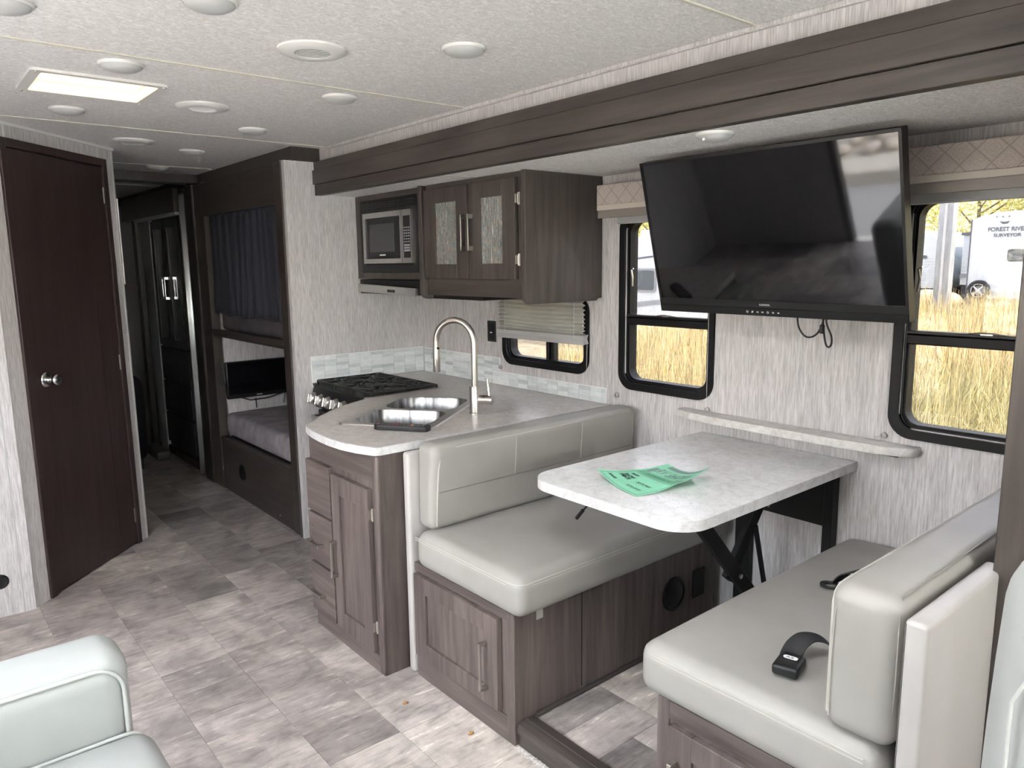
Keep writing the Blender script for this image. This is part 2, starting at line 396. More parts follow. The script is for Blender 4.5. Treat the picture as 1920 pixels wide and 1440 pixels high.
# frayed white strip under the nosing
fr = []; fq = []
for i in range(420):
    x = -1.62 + 0.5 * i / 420; y = 1.362 - random.random() * 0.013; z = 0.002; l = 0.006 + random.random() * 0.006; a = random.random() * 6.3
    d = Vector((math.cos(a), math.sin(a), 0)); n_ = Vector((-d.y, d.x, 0)) * 0.0009; p = Vector((x, y, z)); q = p + d * l + Vector((0, 0, 0.003 * random.random()))
    b0 = len(fr); fr += [p - n_, p + n_, q + n_, q - n_]; fq.append((b0, b0 + 1, b0 + 2, b0 + 3))
npmesh('frayed_edging', fr, fq, flat('frayed_white', (0.8, 0.79, 0.77), 0.8), label='frayed white carpet edging at the foot of the nosing', cat='edging', kind='stuff')

# --- ceiling
HX0, HX1, HY0, HY1 = -3.118, -2.826, 0.452, 0.800
SKL = (-1.13, -0.43, 0.35, 0.92)
bm = NB(); holes(bm, -7.7, 1.7, -0.64, 1.9, [(HX0, HX1, HY0, HY1), SKL], lambda a, b, c, d: box(bm, a, b, c, d, ZC + 0.012, ZC + 0.06))
ceiling = S('ceiling', bm, whitep, 'speckled white panelled ceiling of the aisle')
seams = [-7.4, -6.19, -4.95, -3.72, -2.487, -1.182, 0.05, 1.64]
for a, b in zip(seams[:-1], seams[1:]):
    bm = NB(); hs = [(HX0, HX1, HY0, HY1)] if a < HX0 < b else [SKL] if a < SKL[0] < b else []
    holes(bm, a + 0.001, b - 0.001, -0.60, 1.86, hs, lambda p, q, c, d: box(bm, p, q, c, d, ZC, ZC + 0.012))
    S('ceiling_panel', bm, ceilm, None, ceiling)
for x in seams[1:-1]:
    S('batten', B(x - 0.006, x + 0.006, -0.60, 1.85, ZC - 0.004, ZC + 0.001, 0.0015), cream, None, ceiling)
S('roof_edge', B(-7.7, 1.7, 1.86, 1.9, ZC, ZC + 0.012), whitep, None, ceiling)
bm = NB(); box(bm, -3.80, -0.40, 1.85, 2.53, 1.90, 1.95)
ceil2 = S('ceiling', bm, whitep, 'low speckled ceiling over the kitchen and dinette')
for a, b in ((-3.78, -2.64), (-2.64, -1.42), (-1.42, -0.40)):
    S('ceiling_panel', B(a + 0.0005, b - 0.0005, 1.812, 2.47, ZS, 1.90), ceilm, None, ceil2)
S('batten', B(-2.644, -2.636, 1.82, 2.02, ZS - 0.002, ZS + 0.001), cream, None, ceil2)

# --- walls
WIN1 = (-2.975, -2.405, 1.005, 1.325); WIN2 = (-2.160, -1.730, 0.98, 1.70); WIN3 = (-0.995, -0.535, 0.965, 1.70)
bm = NB(); holes(bm, -3.80, -0.40, -0.06, 1.94, [WIN1, WIN2, WIN3], lambda a, b, c, d: box(bm, a, b, YW, 2.53, c, d))
wall_back = S('wall_back', bm, wallp, 'streaky grey papered outer wall behind the dinette')
wall_div = S('wall_divider', B(-3.80, XD, 1.642, 2.53, 0.0, 2.043), wallp, 'streaky grey papered partition beside the stove')
S('wall_right', B(-0.46, -0.40, 1.72, 2.53, 0.0, 1.94), wallp, 'papered end wall behind the near bench')
bm = NB(); box(bm, -3.80, 1.7, 1.86, 1.90, 1.90, ZC + 0.01)
wall_up = S('wall_upper', bm, wallp, 'papered strip between ceiling and wooden fascia')
S('wall_soffit', B(-7.7, -3.80, 1.70, 1.90, 2.055, ZC + 0.01), hallwood, 'dark panel standing in for shade above the bunks')  # dark wood panel stands in for the shaded gap above the bunks
S('wall_cap', B(-3.70, 1.6, 1.845, 1.862, 2.105, ZC, 0.003), wallp, None, wall_up)
FW = (-0.35, 1.55, 0.90, 1.80)
bm = NB(); holes(bm, -0.64, 1.92, -0.06, 2.15, [FW], lambda a, b, c, d: box(bm, 1.6, 1.66, a, b, c, d))
S('wall_front', bm, wallp, 'papered wall at the front of the trailer')
w6 = thing('window_6', 'unseen wide front window with white diffusing sheet, added for light', 'window', (1.62, 0.6, 0.9), kind='structure')  # added out of view to bring light in from the front
FM = frame_M((1.63, 0, 0), (0, 1, 0), (0, 0, 1), (1, 0, 0))
ob('window_frame', ring(NB(), rrect(FW[0] - 0.03, FW[1] + 0.03, FW[2] - 0.03, FW[3] + 0.03, 0.06), rrect(FW[0] + 0.02, FW[1] - 0.02, FW[2] + 0.02, FW[3] - 0.02, 0.04), -0.04, 0.03, FM), black, w6)
ob('pane', B(1.628, 1.632, FW[0], FW[1], FW[2], FW[3]), clear, w6)
ob('diffuser_sheet', B(1.604, 1.606, FW[0] - 0.02, FW[1] + 0.02, FW[2] - 0.02, FW[3] + 0.02), translucent('added_diffuser_white', (0.95, 0.95, 0.95), 0.8), w6)  # added diffusing sheet, softens the daylight from the front
S('wall_side', B(-0.42, 1.7, 1.86, 1.92, -0.06, 1.92), wallp, 'papered wall past the dark post')
WL_ = wallp
wb = S('wall_bath', B(-3.83, -3.772, -0.64, 0.362, 0.0, ZC), wallp, 'papered bathroom wall beside the dark door')
S('wall_seam', B(-3.7725, -3.7708, 0.318, 0.3225, 0.0, ZC), greyp, None, wb)
DM = frame_M((-3.780, 0.362, 0.0), (-1 / 2 ** .5, 1 / 2 ** .5, 0), (0, 0, 1), (1 / 2 ** .5, 1 / 2 ** .5, 0))   # diagonal bathroom wall: u along, v up, w out
bm = NB(); holes(bm, -0.005, 0.885, 0.0, ZC, [(0.112, 0.790, 0.0, 2.035)], lambda a, b, c, d: box(bm, a, b, c, d, -0.04, 0.0, M=DM))
wd = S('wall_diagonal', bm, wallp, 'papered diagonal wall around the dark bathroom door')
for s_ in (0.135, 0.757):
    S('wall_strip', B(s_ - 0.004, s_ + 0.004, 2.056, ZC, 0.0, 0.003, M=DM), whitep, None, wd)
S('wall_strip', B(0.868, 0.876, 0.0, ZC, 0.0, 0.002, M=DM), whitep, None, wd)
S('wall_strip', B(0.0, 0.885, ZC - 0.012, ZC, 0.0, 0.008, M=DM), whitep, None, wd)
wh = S('wall_hall', B(-7.7, -4.405, 0.93, 0.979, 0.0, ZC), wallp, 'papered hall wall beyond the bathroom door')
S('wall_rear', B(-7.7, -7.6, -0.64, 2.6, -0.06, 2.2), wallp, 'papered rear wall of the bedroom')
DOOR_OUT = (-2.62, -1.99, -0.06, 1.88); WINL = (-1.80, -0.90, 0.95, 1.65); WINF = (0.55, 1.45, 0.95, 1.60)
bm = NB(); holes(bm, -7.7, 1.7, -0.06, 2.15, [DOOR_OUT, WINL, WINF], lambda a, b, c, d: box(bm, a, b, -0.64, -0.60, c, d))
wall_ent = S('wall_entry', bm, wallp, 'papered wall with the entry door opposite the dinette')
portal((-2.305, -0.66, 0.91), (math.radians(90), 0, 0), 0.64, 1.95)
portal((-1.35, -0.66, 1.30), (math.radians(90), 0, 0), 0.9, 0.70)
portal((1.0, -0.66, 1.275), (math.radians(90), 0, 0), 0.9, 0.65)
S('wall_outer', B(-7.7, -3.79, 2.50, 2.56, -0.06, 2.2), wallp, 'outer wall behind the bunks')
S('wall_bunk', B(-5.13, -5.085, 1.66, 2.50, 0.0, 2.05), wallp, 'papered wall at the foot of the bunks')
S('ceiling', B(-7.7, -3.802, 1.72, 2.56, 2.052, 2.10), hallwood, 'ceiling above the bunks and wardrobe')  # dark wood colour stands in for the shade over the bunks

# --- wooden fascia beam: three boards with grooves
beam = thing('trim_1', 'long dark wooden fascia beam of three boards under the ceiling', 'fascia', (-1.5, 1.8, 1.88), kind='structure')
for z0, z1, d in ((1.871, 1.925, 0.0), (1.927, 2.000, 0.010), (2.002, 2.043, 0.0)):
    ob('board', B(-3.764, 1.6, 1.805 - d, 1.845, z0, z1, 0.0015), dwood_x, beam)
ob('backing_strip', B(-3.764, 1.6, 1.826, 1.845, 1.902, 2.041), blackm, beam)
post = thing('trim_2', 'dark wooden post at the end of the slide opening by the near bench', 'post', (-0.45, 1.76, 0.0), kind='structure')
ob('post_face', B(-0.478, -0.425, 1.70, 1.80, 0.0, 1.870, 0.002), hallwood, post); ob('post_return', B(-0.425, -0.35, 1.72, 1.86, 0.0, 1.870, 0.002), hallwood, post)

# --- bathroom door
d1 = thing('door_1', 'tall dark brown flush bathroom door with round knob', 'door', (-4.09, 0.67, 0.0), kind='structure')
jb = NB()
for (a, b, c, d) in ((0.092, 0.128, 0.0, 2.055), (0.775, 0.812, 0.0, 2.055), (0.128, 0.775, 2.018, 2.055)): box(jb, a, b, c, d, -0.03, 0.012, 0.002, M=DM)
ob('door_frame', jb, espresso, d1)
slab = ob('door_slab', B(0.131, 0.772, 0.012, 2.014, -0.034, 0.004, 0.0015, M=DM), espresso, d1)
ob('edge_strip', B(0.128, 0.1315, 0.012, 2.012, -0.02, 0.008, M=DM), flat('tan_edge', (0.16, 0.11, 0.08), 0.5), d1)
ob('groove', B(0.636, 0.6385, 0.11, 1.35, 0.0035, 0.0046, M=DM), blackm, d1)
km = DM @ Matrix.Translation((0.215, 1.005, 0.004))
ob('knob', lathe(NB(), [(0.0, 0.0), (0.032, 0.0), (0.034, 0.004), (0.030, 0.010), (0.013, 0.014), (0.012, 0.030), (0.018, 0.036), (0.025, 0.044), (0.026, 0.056), (0.020, 0.064), (0.012, 0.065), (0.0, 0.063)], km), chrome, slab, 50)
for z in (1.872, 1.012, 0.165):
    ob('hinge', B(0.770, 0.7745, z - 0.04, z + 0.04, 0.002, 0.0075, 0.001, M=DM), nickel, d1)
def dimming_mat():
    m = bpy.data.materials.new('added_dimming_sheet'); m.use_nodes = True; nt = m.node_tree; nt.nodes.clear(); o = N(nt, 'ShaderNodeOutputMaterial'); t = N(nt, 'ShaderNodeBsdfTransparent'); t.inputs[0].default_value = (0.8, 0.8, 0.8, 1); nt.links.new(t.outputs[0], o.inputs[0]); return m
dimming_sheet = dimming_mat()
# --- entry door opening (open) and windows of the entry wall
d2 = thing('door_2', 'black framed entry doorway standing open opposite the dinette', 'door', (-2.3, -0.6, 0.0), kind='structure')
bm = NB()
for (a, b, c, d) in ((-2.645, -2.60, 0.0, 1.91), (-2.01, -1.965, 0.0, 1.91), (-2.60, -2.01, 1.865, 1.91)): box(bm, a, b, -0.65, -0.59, c, d, 0.003)
ob('door_frame', bm, blackp, d2)
ob('threshold', B(-2.60, -2.01, -0.66, -0.58, -0.06, 0.006, 0.002), nickel, d2)
ob('added_dimming_sheet', B(-2.60, -2.01, -0.632, -0.630, 0.006, 1.866), dimming_sheet, d2)  # added sheet that weakens the daylight through the doorway
leaf = ob('door_leaf', B(-3.29, -2.655, -0.72, -0.68, 0.0, 1.86, 0.01, 2), whitep, d2)
for n_, W_ in ((4, WINL), (5, WINF)):
    wn = thing('window_%d' % n_, 'black framed window above the sofa' if n_ == 4 else 'black framed window at the front of the entry wall', 'window', ((W_[0] + W_[1]) / 2, -0.6, W_[2]), kind='structure')
    Mx = frame_M((0, -0.615, 0), (1, 0, 0), (0, 0, 1), (0, -1, 0))
    ob('window_frame', ring(NB(), rrect(W_[0] - 0.03, W_[1] + 0.03, W_[2] - 0.03, W_[3] + 0.03, 0.06), rrect(W_[0] + 0.02, W_[1] - 0.02, W_[2] + 0.02, W_[3] - 0.02, 0.04), -0.03, 0.03, Mx), black, wn)
    ob('pane', B(W_[0], W_[1], -0.618, -0.614, W_[2], W_[3]), clear, wn)

# --- slide windows
WM = frame_M((0, YW, 0), (1, 0, 0), (0, 0, 1), (0, -1, 0))     # u = x, v = z, w toward the room
def slide_window(n_, label, x0, x1, z0, z1, kind):
    t = thing('window_%d' % n_, label, 'window', ((x0 + x1) / 2, YW, z0), kind='structure')
    fw = 0.045; R = 0.075
    fr_ = ob('window_frame', ring(NB(), rrect(x0, x1, z0, z1, R, 8), rrect(x0 + 0.030, x1 - 0.030, z0 + 0.030, z1 - 0.030, R - 0.02, 8), -0.060, 0.010, WM), black, t)
    ob('frame_lip', ring(NB(), rrect(x0 + 0.028, x1 - 0.028, z0 + 0.028, z1 - 0.028, R - 0.02, 8), rrect(x0 + fw, x1 - fw, z0 + fw, z1 - fw, R - 0.03, 8), -0.060, -0.012, WM), black, t)
    ob('track', ring(NB(), rrect(x0 + 0.034, x1 - 0.034, z0 + 0.034, z1 - 0.034, R - 0.026, 8), rrect(x0 + 0.037, x1 - 0.037, z0 + 0.037, z1 - 0.037, R - 0.029, 8), -0.02, -0.004, WM), blackp, t)
    if kind == 'h':     # horizontal slider
        xm = -2.665
        ob('pane', B(x0 + fw - 0.004, xm, 2.496, 2.500, z0 + fw - 0.004, z1 - 0.03), tinted, t)
        ob('pane', B(xm, x1 - fw + 0.004, 2.506, 2.510, z0 + fw - 0.004, z1 - 0.03), tinted, t)
        ob('mullion', B(xm - 0.028, xm - 0.008, 2.478, 2.515, z0 + 0.03, z1 - 0.03, 0.003), black, t)
        ob('sash_stile', B(xm - 0.005, xm + 0.022, 2.488, 2.518, z0 + 0.03, z1 - 0.03, 0.003), blackp, t)
    else:               # upper fixed pane, lower hopper
        zr = 1.262
        ob('pane', B(x0 + fw - 0.004, x1 - fw + 0.004, 2.500, 2.504, zr + 0.01, z1 - 0.02), tinted, t)
        ob('pane', B(x0 + fw - 0.004, x1 - fw + 0.004, 2.506, 2.510, z0 + fw - 0.004, zr - 0.01), tinted, t)
        ob('meeting_rail', B(x0 + 0.03, x1 - 0.03, 2.470, 2.520, zr - 0.028, zr + 0.005, 0.004), black, t)
        ob('sash_rail', B(x0 + 0.035, x1 - 0.035, 2.462, 2.50, zr + 0.006, zr + 0.016, 0.002), blackp, t)
        xm = (x0 + x1) / 2
        la = ob('latch', B(xm - 0.018, xm + 0.018, 2.462, 2.480, zr + 0.012, zr + 0.02, 0.002), nickel, t)
        ob('lever', tube(NB(), [(xm - 0.05, 2.47, zr + 0.015), (xm - 0.015, 2.462, zr + 0.02), (xm + 0.015, 2.462, zr + 0.02), (xm + 0.05, 2.47, zr + 0.015)], 0.003, 6), nickel, la)
        ob('side_latch', tube(NB(), [(x0 + 0.052, 2.482, 1.40), (x0 + 0.062, 2.470, 1.44), (x0 + 0.055, 2.470, 1.47), (x0 + 0.066, 2.470, 1.475)], 0.004, 6), nickel, t)
    return t
w1 = slide_window(1, 'small black framed sliding window under the pleated blind', -3.005, -2.378, 0.985, 1.35, 'h')
w2 = slide_window(2, 'tall black framed window half hidden by the television', -2.193, -1.700, 0.950, 1.715, 'v')
w3 = slide_window(3, 'large black framed window at the right overlooking parked trailers', -1.026, -0.505, 0.932, 1.715, 'v')
for (a, b, c, d) in (WIN1, WIN2, WIN3): portal(((a + b) / 2, 2.60, (c + d) / 2), (math.radians(-90), 0, 0), b - a, d - c)
# --- added skylight, out of view, brings more light down into the aisle
kl = thing('window_7', 'unseen white domed skylight added to light the aisle from above', 'skylight', ((SKL[0] + SKL[1]) / 2, (SKL[2] + SKL[3]) / 2, ZC - 0.01), kind='structure')
ob('flange', ring(NB(), rrect(SKL[0] - 0.035, SKL[1] + 0.035, SKL[2] - 0.035, SKL[3] + 0.035, 0.02), rrect(SKL[0], SKL[1], SKL[2], SKL[3], 0.012), ZC - 0.008, ZC + 0.002), whitep, kl)
ob('well', ring(NB(), rrect(SKL[0] - 0.012, SKL[1] + 0.012, SKL[2] - 0.012, SKL[3] + 0.012, 0.015), rrect(SKL[0] + 0.001, SKL[1] - 0.001, SKL[2] + 0.001, SKL[3] - 0.001, 0.012), ZC - 0.006, ZC + 0.10), whitep, kl)
ob('dome', rbox(NB(), SKL[0] - 0.03, SKL[1] + 0.03, SKL[2] - 0.03, SKL[3] + 0.03, ZC + 0.101, ZC + 0.15, 0.02, 3, 3), translucent('added_skylight_acrylic', (0.95, 0.95, 0.95), 0.75), kl, 60)
# --- roof vent
hv = thing('roof_vent', 'square roof vent glowing warm cream in the ceiling', 'vent', ((HX0 + HX1) / 2, (HY0 + HY1) / 2, ZC - 0.01))
ring_M = Matrix.Translation((0, 0, 0))
ob('vent_flange', ring(NB(), rrect(-3.146, -2.796, 0.420, 0.828, 0.02), rrect(HX0, HX1, HY0, HY1, 0.012), ZC - 0.008, ZC + 0.002), whitep, hv)
ob('vent_well', ring(NB(), rrect(HX0 - 0.012, HX1 + 0.012, HY0 - 0.012, HY1 + 0.012, 0.015), rrect(HX0 + 0.001, HX1 - 0.001, HY0 + 0.001, HY1 - 0.001, 0.012), ZC - 0.006, ZC + 0.16), creamw, hv)
ob('vent_band', ring(NB(), rrect(HX0 - 0.001, HX1 + 0.001, HY0 - 0.001, HY1 + 0.001, 0.012), rrect(HX0 + 0.004, HX1 - 0.004, HY0 + 0.004, HY1 - 0.004, 0.01), ZC + 0.03, ZC + 0.034), creamw, hv)
ob('vent_lid', B(HX0 - 0.03, HX1 + 0.03, HY0 - 0.03, HY1 + 0.03, ZC + 0.162, ZC + 0.166, 0.001), translucent('vent_lid_plastic', (0.80, 0.71, 0.56), 0.5), hv)
for x in (-3.13, -2.812):
    for y in (0.436, 0.812): ob('screw', lathe(NB(), [(0, 0.0), (0.005, 0.0), (0.004, -0.003), (0, -0.004)], Matrix.Translation((x, y, ZC - 0.008)), 10), nickel, hv)
# ================================================================ kitchen
ZT = 0.868
def pull(parent, p, along, out, L, t=0.011, h=0.028, mat=None, wdt=0.012, name='handle'):
    """flat bar pull: two feet and a bar; p centre on the face"""
    A = Vector(along).normalized(); O = Vector(out).normalized(); Wd = A.cross(O); bm = NB(); M = frame_M(p, A, O, Wd)
    box(bm, -L / 2, L / 2, h - 0.006, h, -wdt / 2, wdt / 2, 0.0012, M=M)
    for s_ in (-1, 1):
        a = s_ * (L / 2 - t / 2); box(bm, a - t / 2, a + t / 2, 0, h - 0.002, -wdt / 2, wdt / 2, 0.001, M=M)
    return ob(name, bm, mat or nickel, parent)
def shaker(parent, M, u0, u1, v0, v1, mat_f, mat_p, st=0.055, th=0.02, rail=None, name='door', panel=None):
    """shaker door in the frame M (u right, v up, w out): stiles and rails with a recessed panel"""
    rail = rail or st; bm = NB()
    for (a, b, c, d) in ((u0, u0 + st, v0, v1), (u1 - st, u1, v0, v1), (u0 + st, u1 - st, v0, v0 + rail), (u0 + st, u1 - st, v1 - rail, v1)): box(bm, a, b, c, d, 0.001, th, 0.0012, M=M)
    o = ob(name, bm, mat_f, parent)
    ob('panel', B(u0 + st - 0.004, u1 - st + 0.004, v0 + rail - 0.004, v1 - rail + 0.004, 0.003, th - 0.010, M=M), panel or mat_p, o)
    return o
def hinge(parent, M, u, v, s_=1):
    bm = NB(); box(bm, u, u + 0.003, v - 0.018, v + 0.018, 0.002, 0.019, 0.001, M=M)
    box(bm, u + 0.006, u + 0.011, v - 0.026, v + 0.026, 0.0, 0.005, 0.001, M=M)
    tube(bm, [M @ Vector((u + 0.005, v - 0.024, 0.006)), M @ Vector((u + 0.005, v + 0.024, 0.006))], 0.003, 8)
    return ob('hinge', bm, nickel, parent)

# --- peninsula base cabinet
bc = thing('base_cabinet', 'greige wooden peninsula cabinet with drawers under the sink counter', 'cabinet', (-2.5, 1.5, 0.0))
poly = [(-2.250, 1.262), (-2.250, 2.44), (-3.14, 2.44), (-3.14, 1.80), (-3.06, 1.66), (-2.95, 1.47), (-2.815, 1.30), (-2.805, 1.262)]
bm = prism(NB(), poly, 0.0, ZT - 0.031)
bm.faces.ensure_lookup_table(); bmesh.ops.delete(bm, geom=[bm.faces[1]], context='FACES_ONLY')
ob('carcass', bm, wood_z, bc)
CM = frame_M((0, 1.262, 0), (1, 0, 0), (0, 0, 1), (0, -1, 0))
ob('face_rail', B(-2.775, -2.285, 0.735, ZT - 0.032, 0.0, 0.004, M=CM), wood_x, bc)
ob('corner_stile', B(-2.285, -2.248, 0.0, ZT - 0.032, -0.01, 0.006, 0.005, 3, M=CM), wood_z, bc)
ob('toe_rail', B(-2.805, -2.285, 0.0, 0.068, 0.0, 0.004, M=CM), wood_x, bc)
for (v0, v1, hz) in ((0.517, 0.727, None), (0.300, 0.505, 0.385), (0.078, 0.288, 0.170)):
    d = ob('drawer', B(-2.805, -2.600, v0, v1, 0.001, 0.021, 0.0012, M=CM), wood_x, bc)
    if hz: pull(d, (-2.735, 1.241, hz), (1, 0, 0), (0, -1, 0), 0.115)
dr = shaker(bc, CM, -2.588, -2.298, 0.078, 0.708, wood_z, wood_z, 0.062, 0.021, 0.075)
pull(dr, (-2.563, 1.241, 0.368), (0, 0, 1), (0, -1, 0), 0.150)
hinge(dr, CM, -2.298, 0.612); hinge(dr, CM, -2.298, 0.178)

# --- counter with a sink cut-out
SA = math.atan2(0.22, 0.30)                     # sink is set diagonally
SU = Vector((math.cos(SA), math.sin(SA), 0)); SV = Vector((-SU.y, SU.x, 0)); SO = Vector((-2.705, 1.345, ZT))
SL, SWd = 0.405, 0.70                           # near edge, depth
def sp(u, v, z=0.0): return SO + SU * u + SV * v + Vector((0, 0, z))
outline = [(-2.246, 1.275), (-2.252, 1.258), (-2.268, 1.250), (-2.33, 1.226), (-2.41, 1.208), (-2.50, 1.203), (-2.58, 1.206), (-2.66, 1.214), (-2.75, 1.232), (-2.79, 1.246), (-2.822, 1.270), (-2.838, 1.292),
           (-2.90, 1.352), (-2.99, 1.456), (-3.05, 1.535), (-3.10, 1.62), (-3.125, 1.675), (-3.150, 1.722), (-3.160, 1.735), (-3.160, 2.170), (-3.762, 2.170), (-3.762, 2.455), (-2.232, 2.455), (-2.232, 1.9)]
ct = thing('countertop', 'grey speckled laminate countertop with curved white edge', 'countertop', (-2.6, 1.8, ZT - 0.03))
cut = [sp(0.02, 0.02), sp(SL - 0.02, 0.02), sp(SL - 0.02, SWd - 0.02), sp(0.02, SWd - 0.02)]
def slab_with_hole(outer, hole, z0, z1):
    bm = NB(); a = [bm.verts.new((p[0], p[1], z1)) for p in outer]; h = [bm.verts.new((p[0], p[1], z1)) for p in hole]
    es = [bm.edges.new((a[i], a[(i + 1) % len(a)])) for i in range(len(a))] + [bm.edges.new((h[i], h[(i + 1) % len(h)])) for i in range(len(h))]
    bmesh.ops.triangle_fill(bm, edges=es, use_beauty=True)
    r = bmesh.ops.extrude_face_region(bm, geom=list(bm.faces)); vs = [g for g in r['geom'] if isinstance(g, bmesh.types.BMVert)]
    bmesh.ops.translate(bm, verts=vs, vec=(0, 0, z0 - z1)); return bm
ob('counter_slab', slab_with_hole(outline, cut, ZT - 0.028, ZT), counter_m, ct, 25)
eb = NB(); off = outline[:19] ; A_ = []; 
def offset_poly(pts, d):
    out = []
    n = len(pts)
    for i in range(n):
        p0, p1, p2 = Vector(pts[max(i - 1, 0)]), Vector(pts[i]), Vector(pts[min(i + 1, n - 1)])
        t = (p2 - p0).normalized(); out.append(p1 + Vector((t.y, -t.x)) * -d)
    return out
o2 = offset_poly([outline[-1]] + off, 0.0025)
prof_e = [(0.0, 0.0015), (1.0, 0.0), (1.0, -0.0285), (0.0, -0.030)]
rows = []
src = [outline[-1]] + off
for p, q in zip(src, o2):
    p = Vector(p); q = Vector(q)
    rows.append([eb.verts.new((*(p.lerp(q, f) if f else p.lerp(q, -1.5)), ZT + z)) for f, z in prof_e])
for r0, r1 in zip(rows[:-1], rows[1:]):
    for k in range(3): eb.faces.new((r0[k], r0[k + 1], r1[k + 1], r1[k]))
ob('edge_band', eb, edge_m, ct, 40)

# --- backsplash: mosaic tiles
def tilemat():
    m, nt, b = nodes('pale_mosaic_tile'); oi = N(nt, 'ShaderNodeObjectInfo')
    c = ramp(nt, [(0.0, (0.52, 0.57, 0.58)), (0.35, (0.70, 0.745, 0.755)), (0.7, (0.80, 0.835, 0.84)), (1.0, (0.62, 0.66, 0.68))], oi.outputs['Random'])
    f = noise(nt, pos(nt, (25, 25, 130)), 1.0, 3); nt.links.new(mix(nt, 1.0, c, ramp(nt, [(0.3, (0.9, 0.9, 0.9)), (0.7, (1.08, 1.08, 1.08))], f), 'MULTIPLY'), b.inputs['Base Color'])
    b.inputs['Roughness'].default_value = 0.16; return m
tilem = tilemat(); grout_w = flat('white_grout', (0.82, 0.83, 0.83), 0.6)
def splash(label, M, regions, du, dv, seed):
    u0, u1, v0, v1 = regions[0]
    t = thing('backsplash', label, 'backsplash', M @ Vector(((u0 + u1) / 2, v0, 0))); rr = random.Random(seed)
    bm = NB()
    for (a, b, c, d) in regions: box(bm, a, b, c, d, 0.0005, 0.0035, M=M)
    ob('grout_board', bm, grout_w, t); shared = {}
    for (a, b, c, d) in regions:
        k = max(1, round((d - c - 0.006) / dv)); h = (d - c - 0.006) / k; u = a + 0.004; n_ = 0
        while u < b - 0.012:
            w_ = min(du, b - 0.003 - u)
            for j in range(k):
                v = c + 0.003 + j * h; key = (round(w_, 3), round(h, 4))
                if key not in shared:
                    o = ob('tile', B(u + 0.0008, u + w_ - 0.0008, v + 0.0008, v + h - 0.0008, 0.003, 0.0055, M=M), tilem, t, 0); shared[key] = (o.data)
                else:
                    o = bpy.data.objects.new('tile', shared[key]); COL.objects.link(o)
                    e = [M @ Vector((x, y, z)) for x in (u + 0.0008, u + w_ - 0.0008) for y in (v + 0.0008, v + h - 0.0008) for z in (0.003, 0.0055)]
                    co = np.array([tuple(p) for p in e]); place(o, t, base_point(co))
            u += w_
    return t
LM = frame_M((XD, 0, 0), (0, 1, 0), (0, 0, 1), (1, 0, 0))
splash('pale mosaic backsplash behind the stove on the partition', LM, [(1.728, 2.458, 0.872, 1.017)], 0.0735, 0.0205, 3)
splash('stepped pale mosaic backsplash under the small window', WM, [(-3.760, -3.033, 0.866, 1.010), (-3.033, -2.270, 0.866, 0.938)], 0.0735, 0.0205, 4)
ob('corner_bead', B(XD, XD + 0.006, 2.456, YW, 0.866, 1.012), greyp, None, label='slim grey corner bead between the two backsplashes', cat='trim')

# --- sink
bowl_steel = grainy('streaked_bowl_steel', (0.10, 0.10, 0.098), (0.42, 0.415, 0.41), (26, 26, 1.5), 1.0, 0.34, 5, metal=1.0, lo=0.38, hi=0.60)  # dark and bright reflection streaks put into the steel colour
sk = thing('sink', 'stainless steel double bowl sink set diagonally in the counter', 'sink', sp(SL / 2, SWd / 2, -0.16))
SM = frame_M(SO, SU, SV, (0, 0, 1))
bw = [(0.035, SL - 0.035, 0.035, 0.315), (0.035, SL - 0.035, 0.345, 0.635)]
bm = NB(); 
rim_o = rrect(0, SL, 0, SWd, 0.02, 4)
def fill_rings(bm, outer, inners, z):
    es = []
    allv = []
    for L in [outer] + inners:
        vs = [bm.verts.new((p[0], p[1], z)) for p in L]; allv.append(vs)
        es += [bm.edges.new((vs[i], vs[(i + 1) % len(vs)])) for i in range(len(vs))]
    bmesh.ops.triangle_fill(bm, edges=es, use_beauty=True); return allv
bowls = [rrect(a, b, c, d, 0.07, 8) for (a, b, c, d) in bw]
av = fill_rings(bm, rim_o, bowls, 0.004)
lo = [bm.verts.new((p[0], p[1], 0.0)) for p in rrect(-0.002, SL + 0.002, -0.002, SWd + 0.002, 0.02, 4)]
for i in range(len(lo)): bm.faces.new((av[0][i], av[0][(i + 1) % len(lo)], lo[(i + 1) % len(lo)], lo[i]))
bmesh.ops.transform(bm, matrix=SM, verts=bm.verts); ob('rim', bm, steel, sk, 50)
for (a, b, c, d) in bw:
    bm = NB(); cx, cy = (a + b) / 2, (c + d) / 2; Ls = []
    for s_, z in ((1.0, 0.004), (0.985, 0.0), (0.965, -0.06), (0.95, -0.12), (0.92, -0.145), (0.84, -0.155), (0.4, -0.158)):
        Ls.append([bm.verts.new((cx + (p[0] - cx) * s_, cy + (p[1] - cy) * s_, z)) for p in rrect(a, b, c, d, 0.07, 8)])
    for A2, B2 in zip(Ls[:-1], Ls[1:]):
        n_ = len(A2)
        for i in range(n_): bm.faces.new((A2[i], A2[(i + 1) % n_], B2[(i + 1) % n_], B2[i]))
    bm.faces.new(Ls[-1][::-1]); bmesh.ops.transform(bm, matrix=SM, verts=bm.verts)
    bo = ob('bowl', bm, bowl_steel, sk, 60)
    ob('drain', lathe(NB(), [(0, -0.15), (0.03, -0.15), (0.042, -0.148), (0.045, -0.156)], SM @ Matrix.Translation((cx, cy, 0)), 20), chrome, bo)
ob('edge_clip', B(SL + 0.004, SL + 0.008, 0.03, SWd - 0.02, 0.0, 0.006, 0.001, M=SM), whitep, sk)

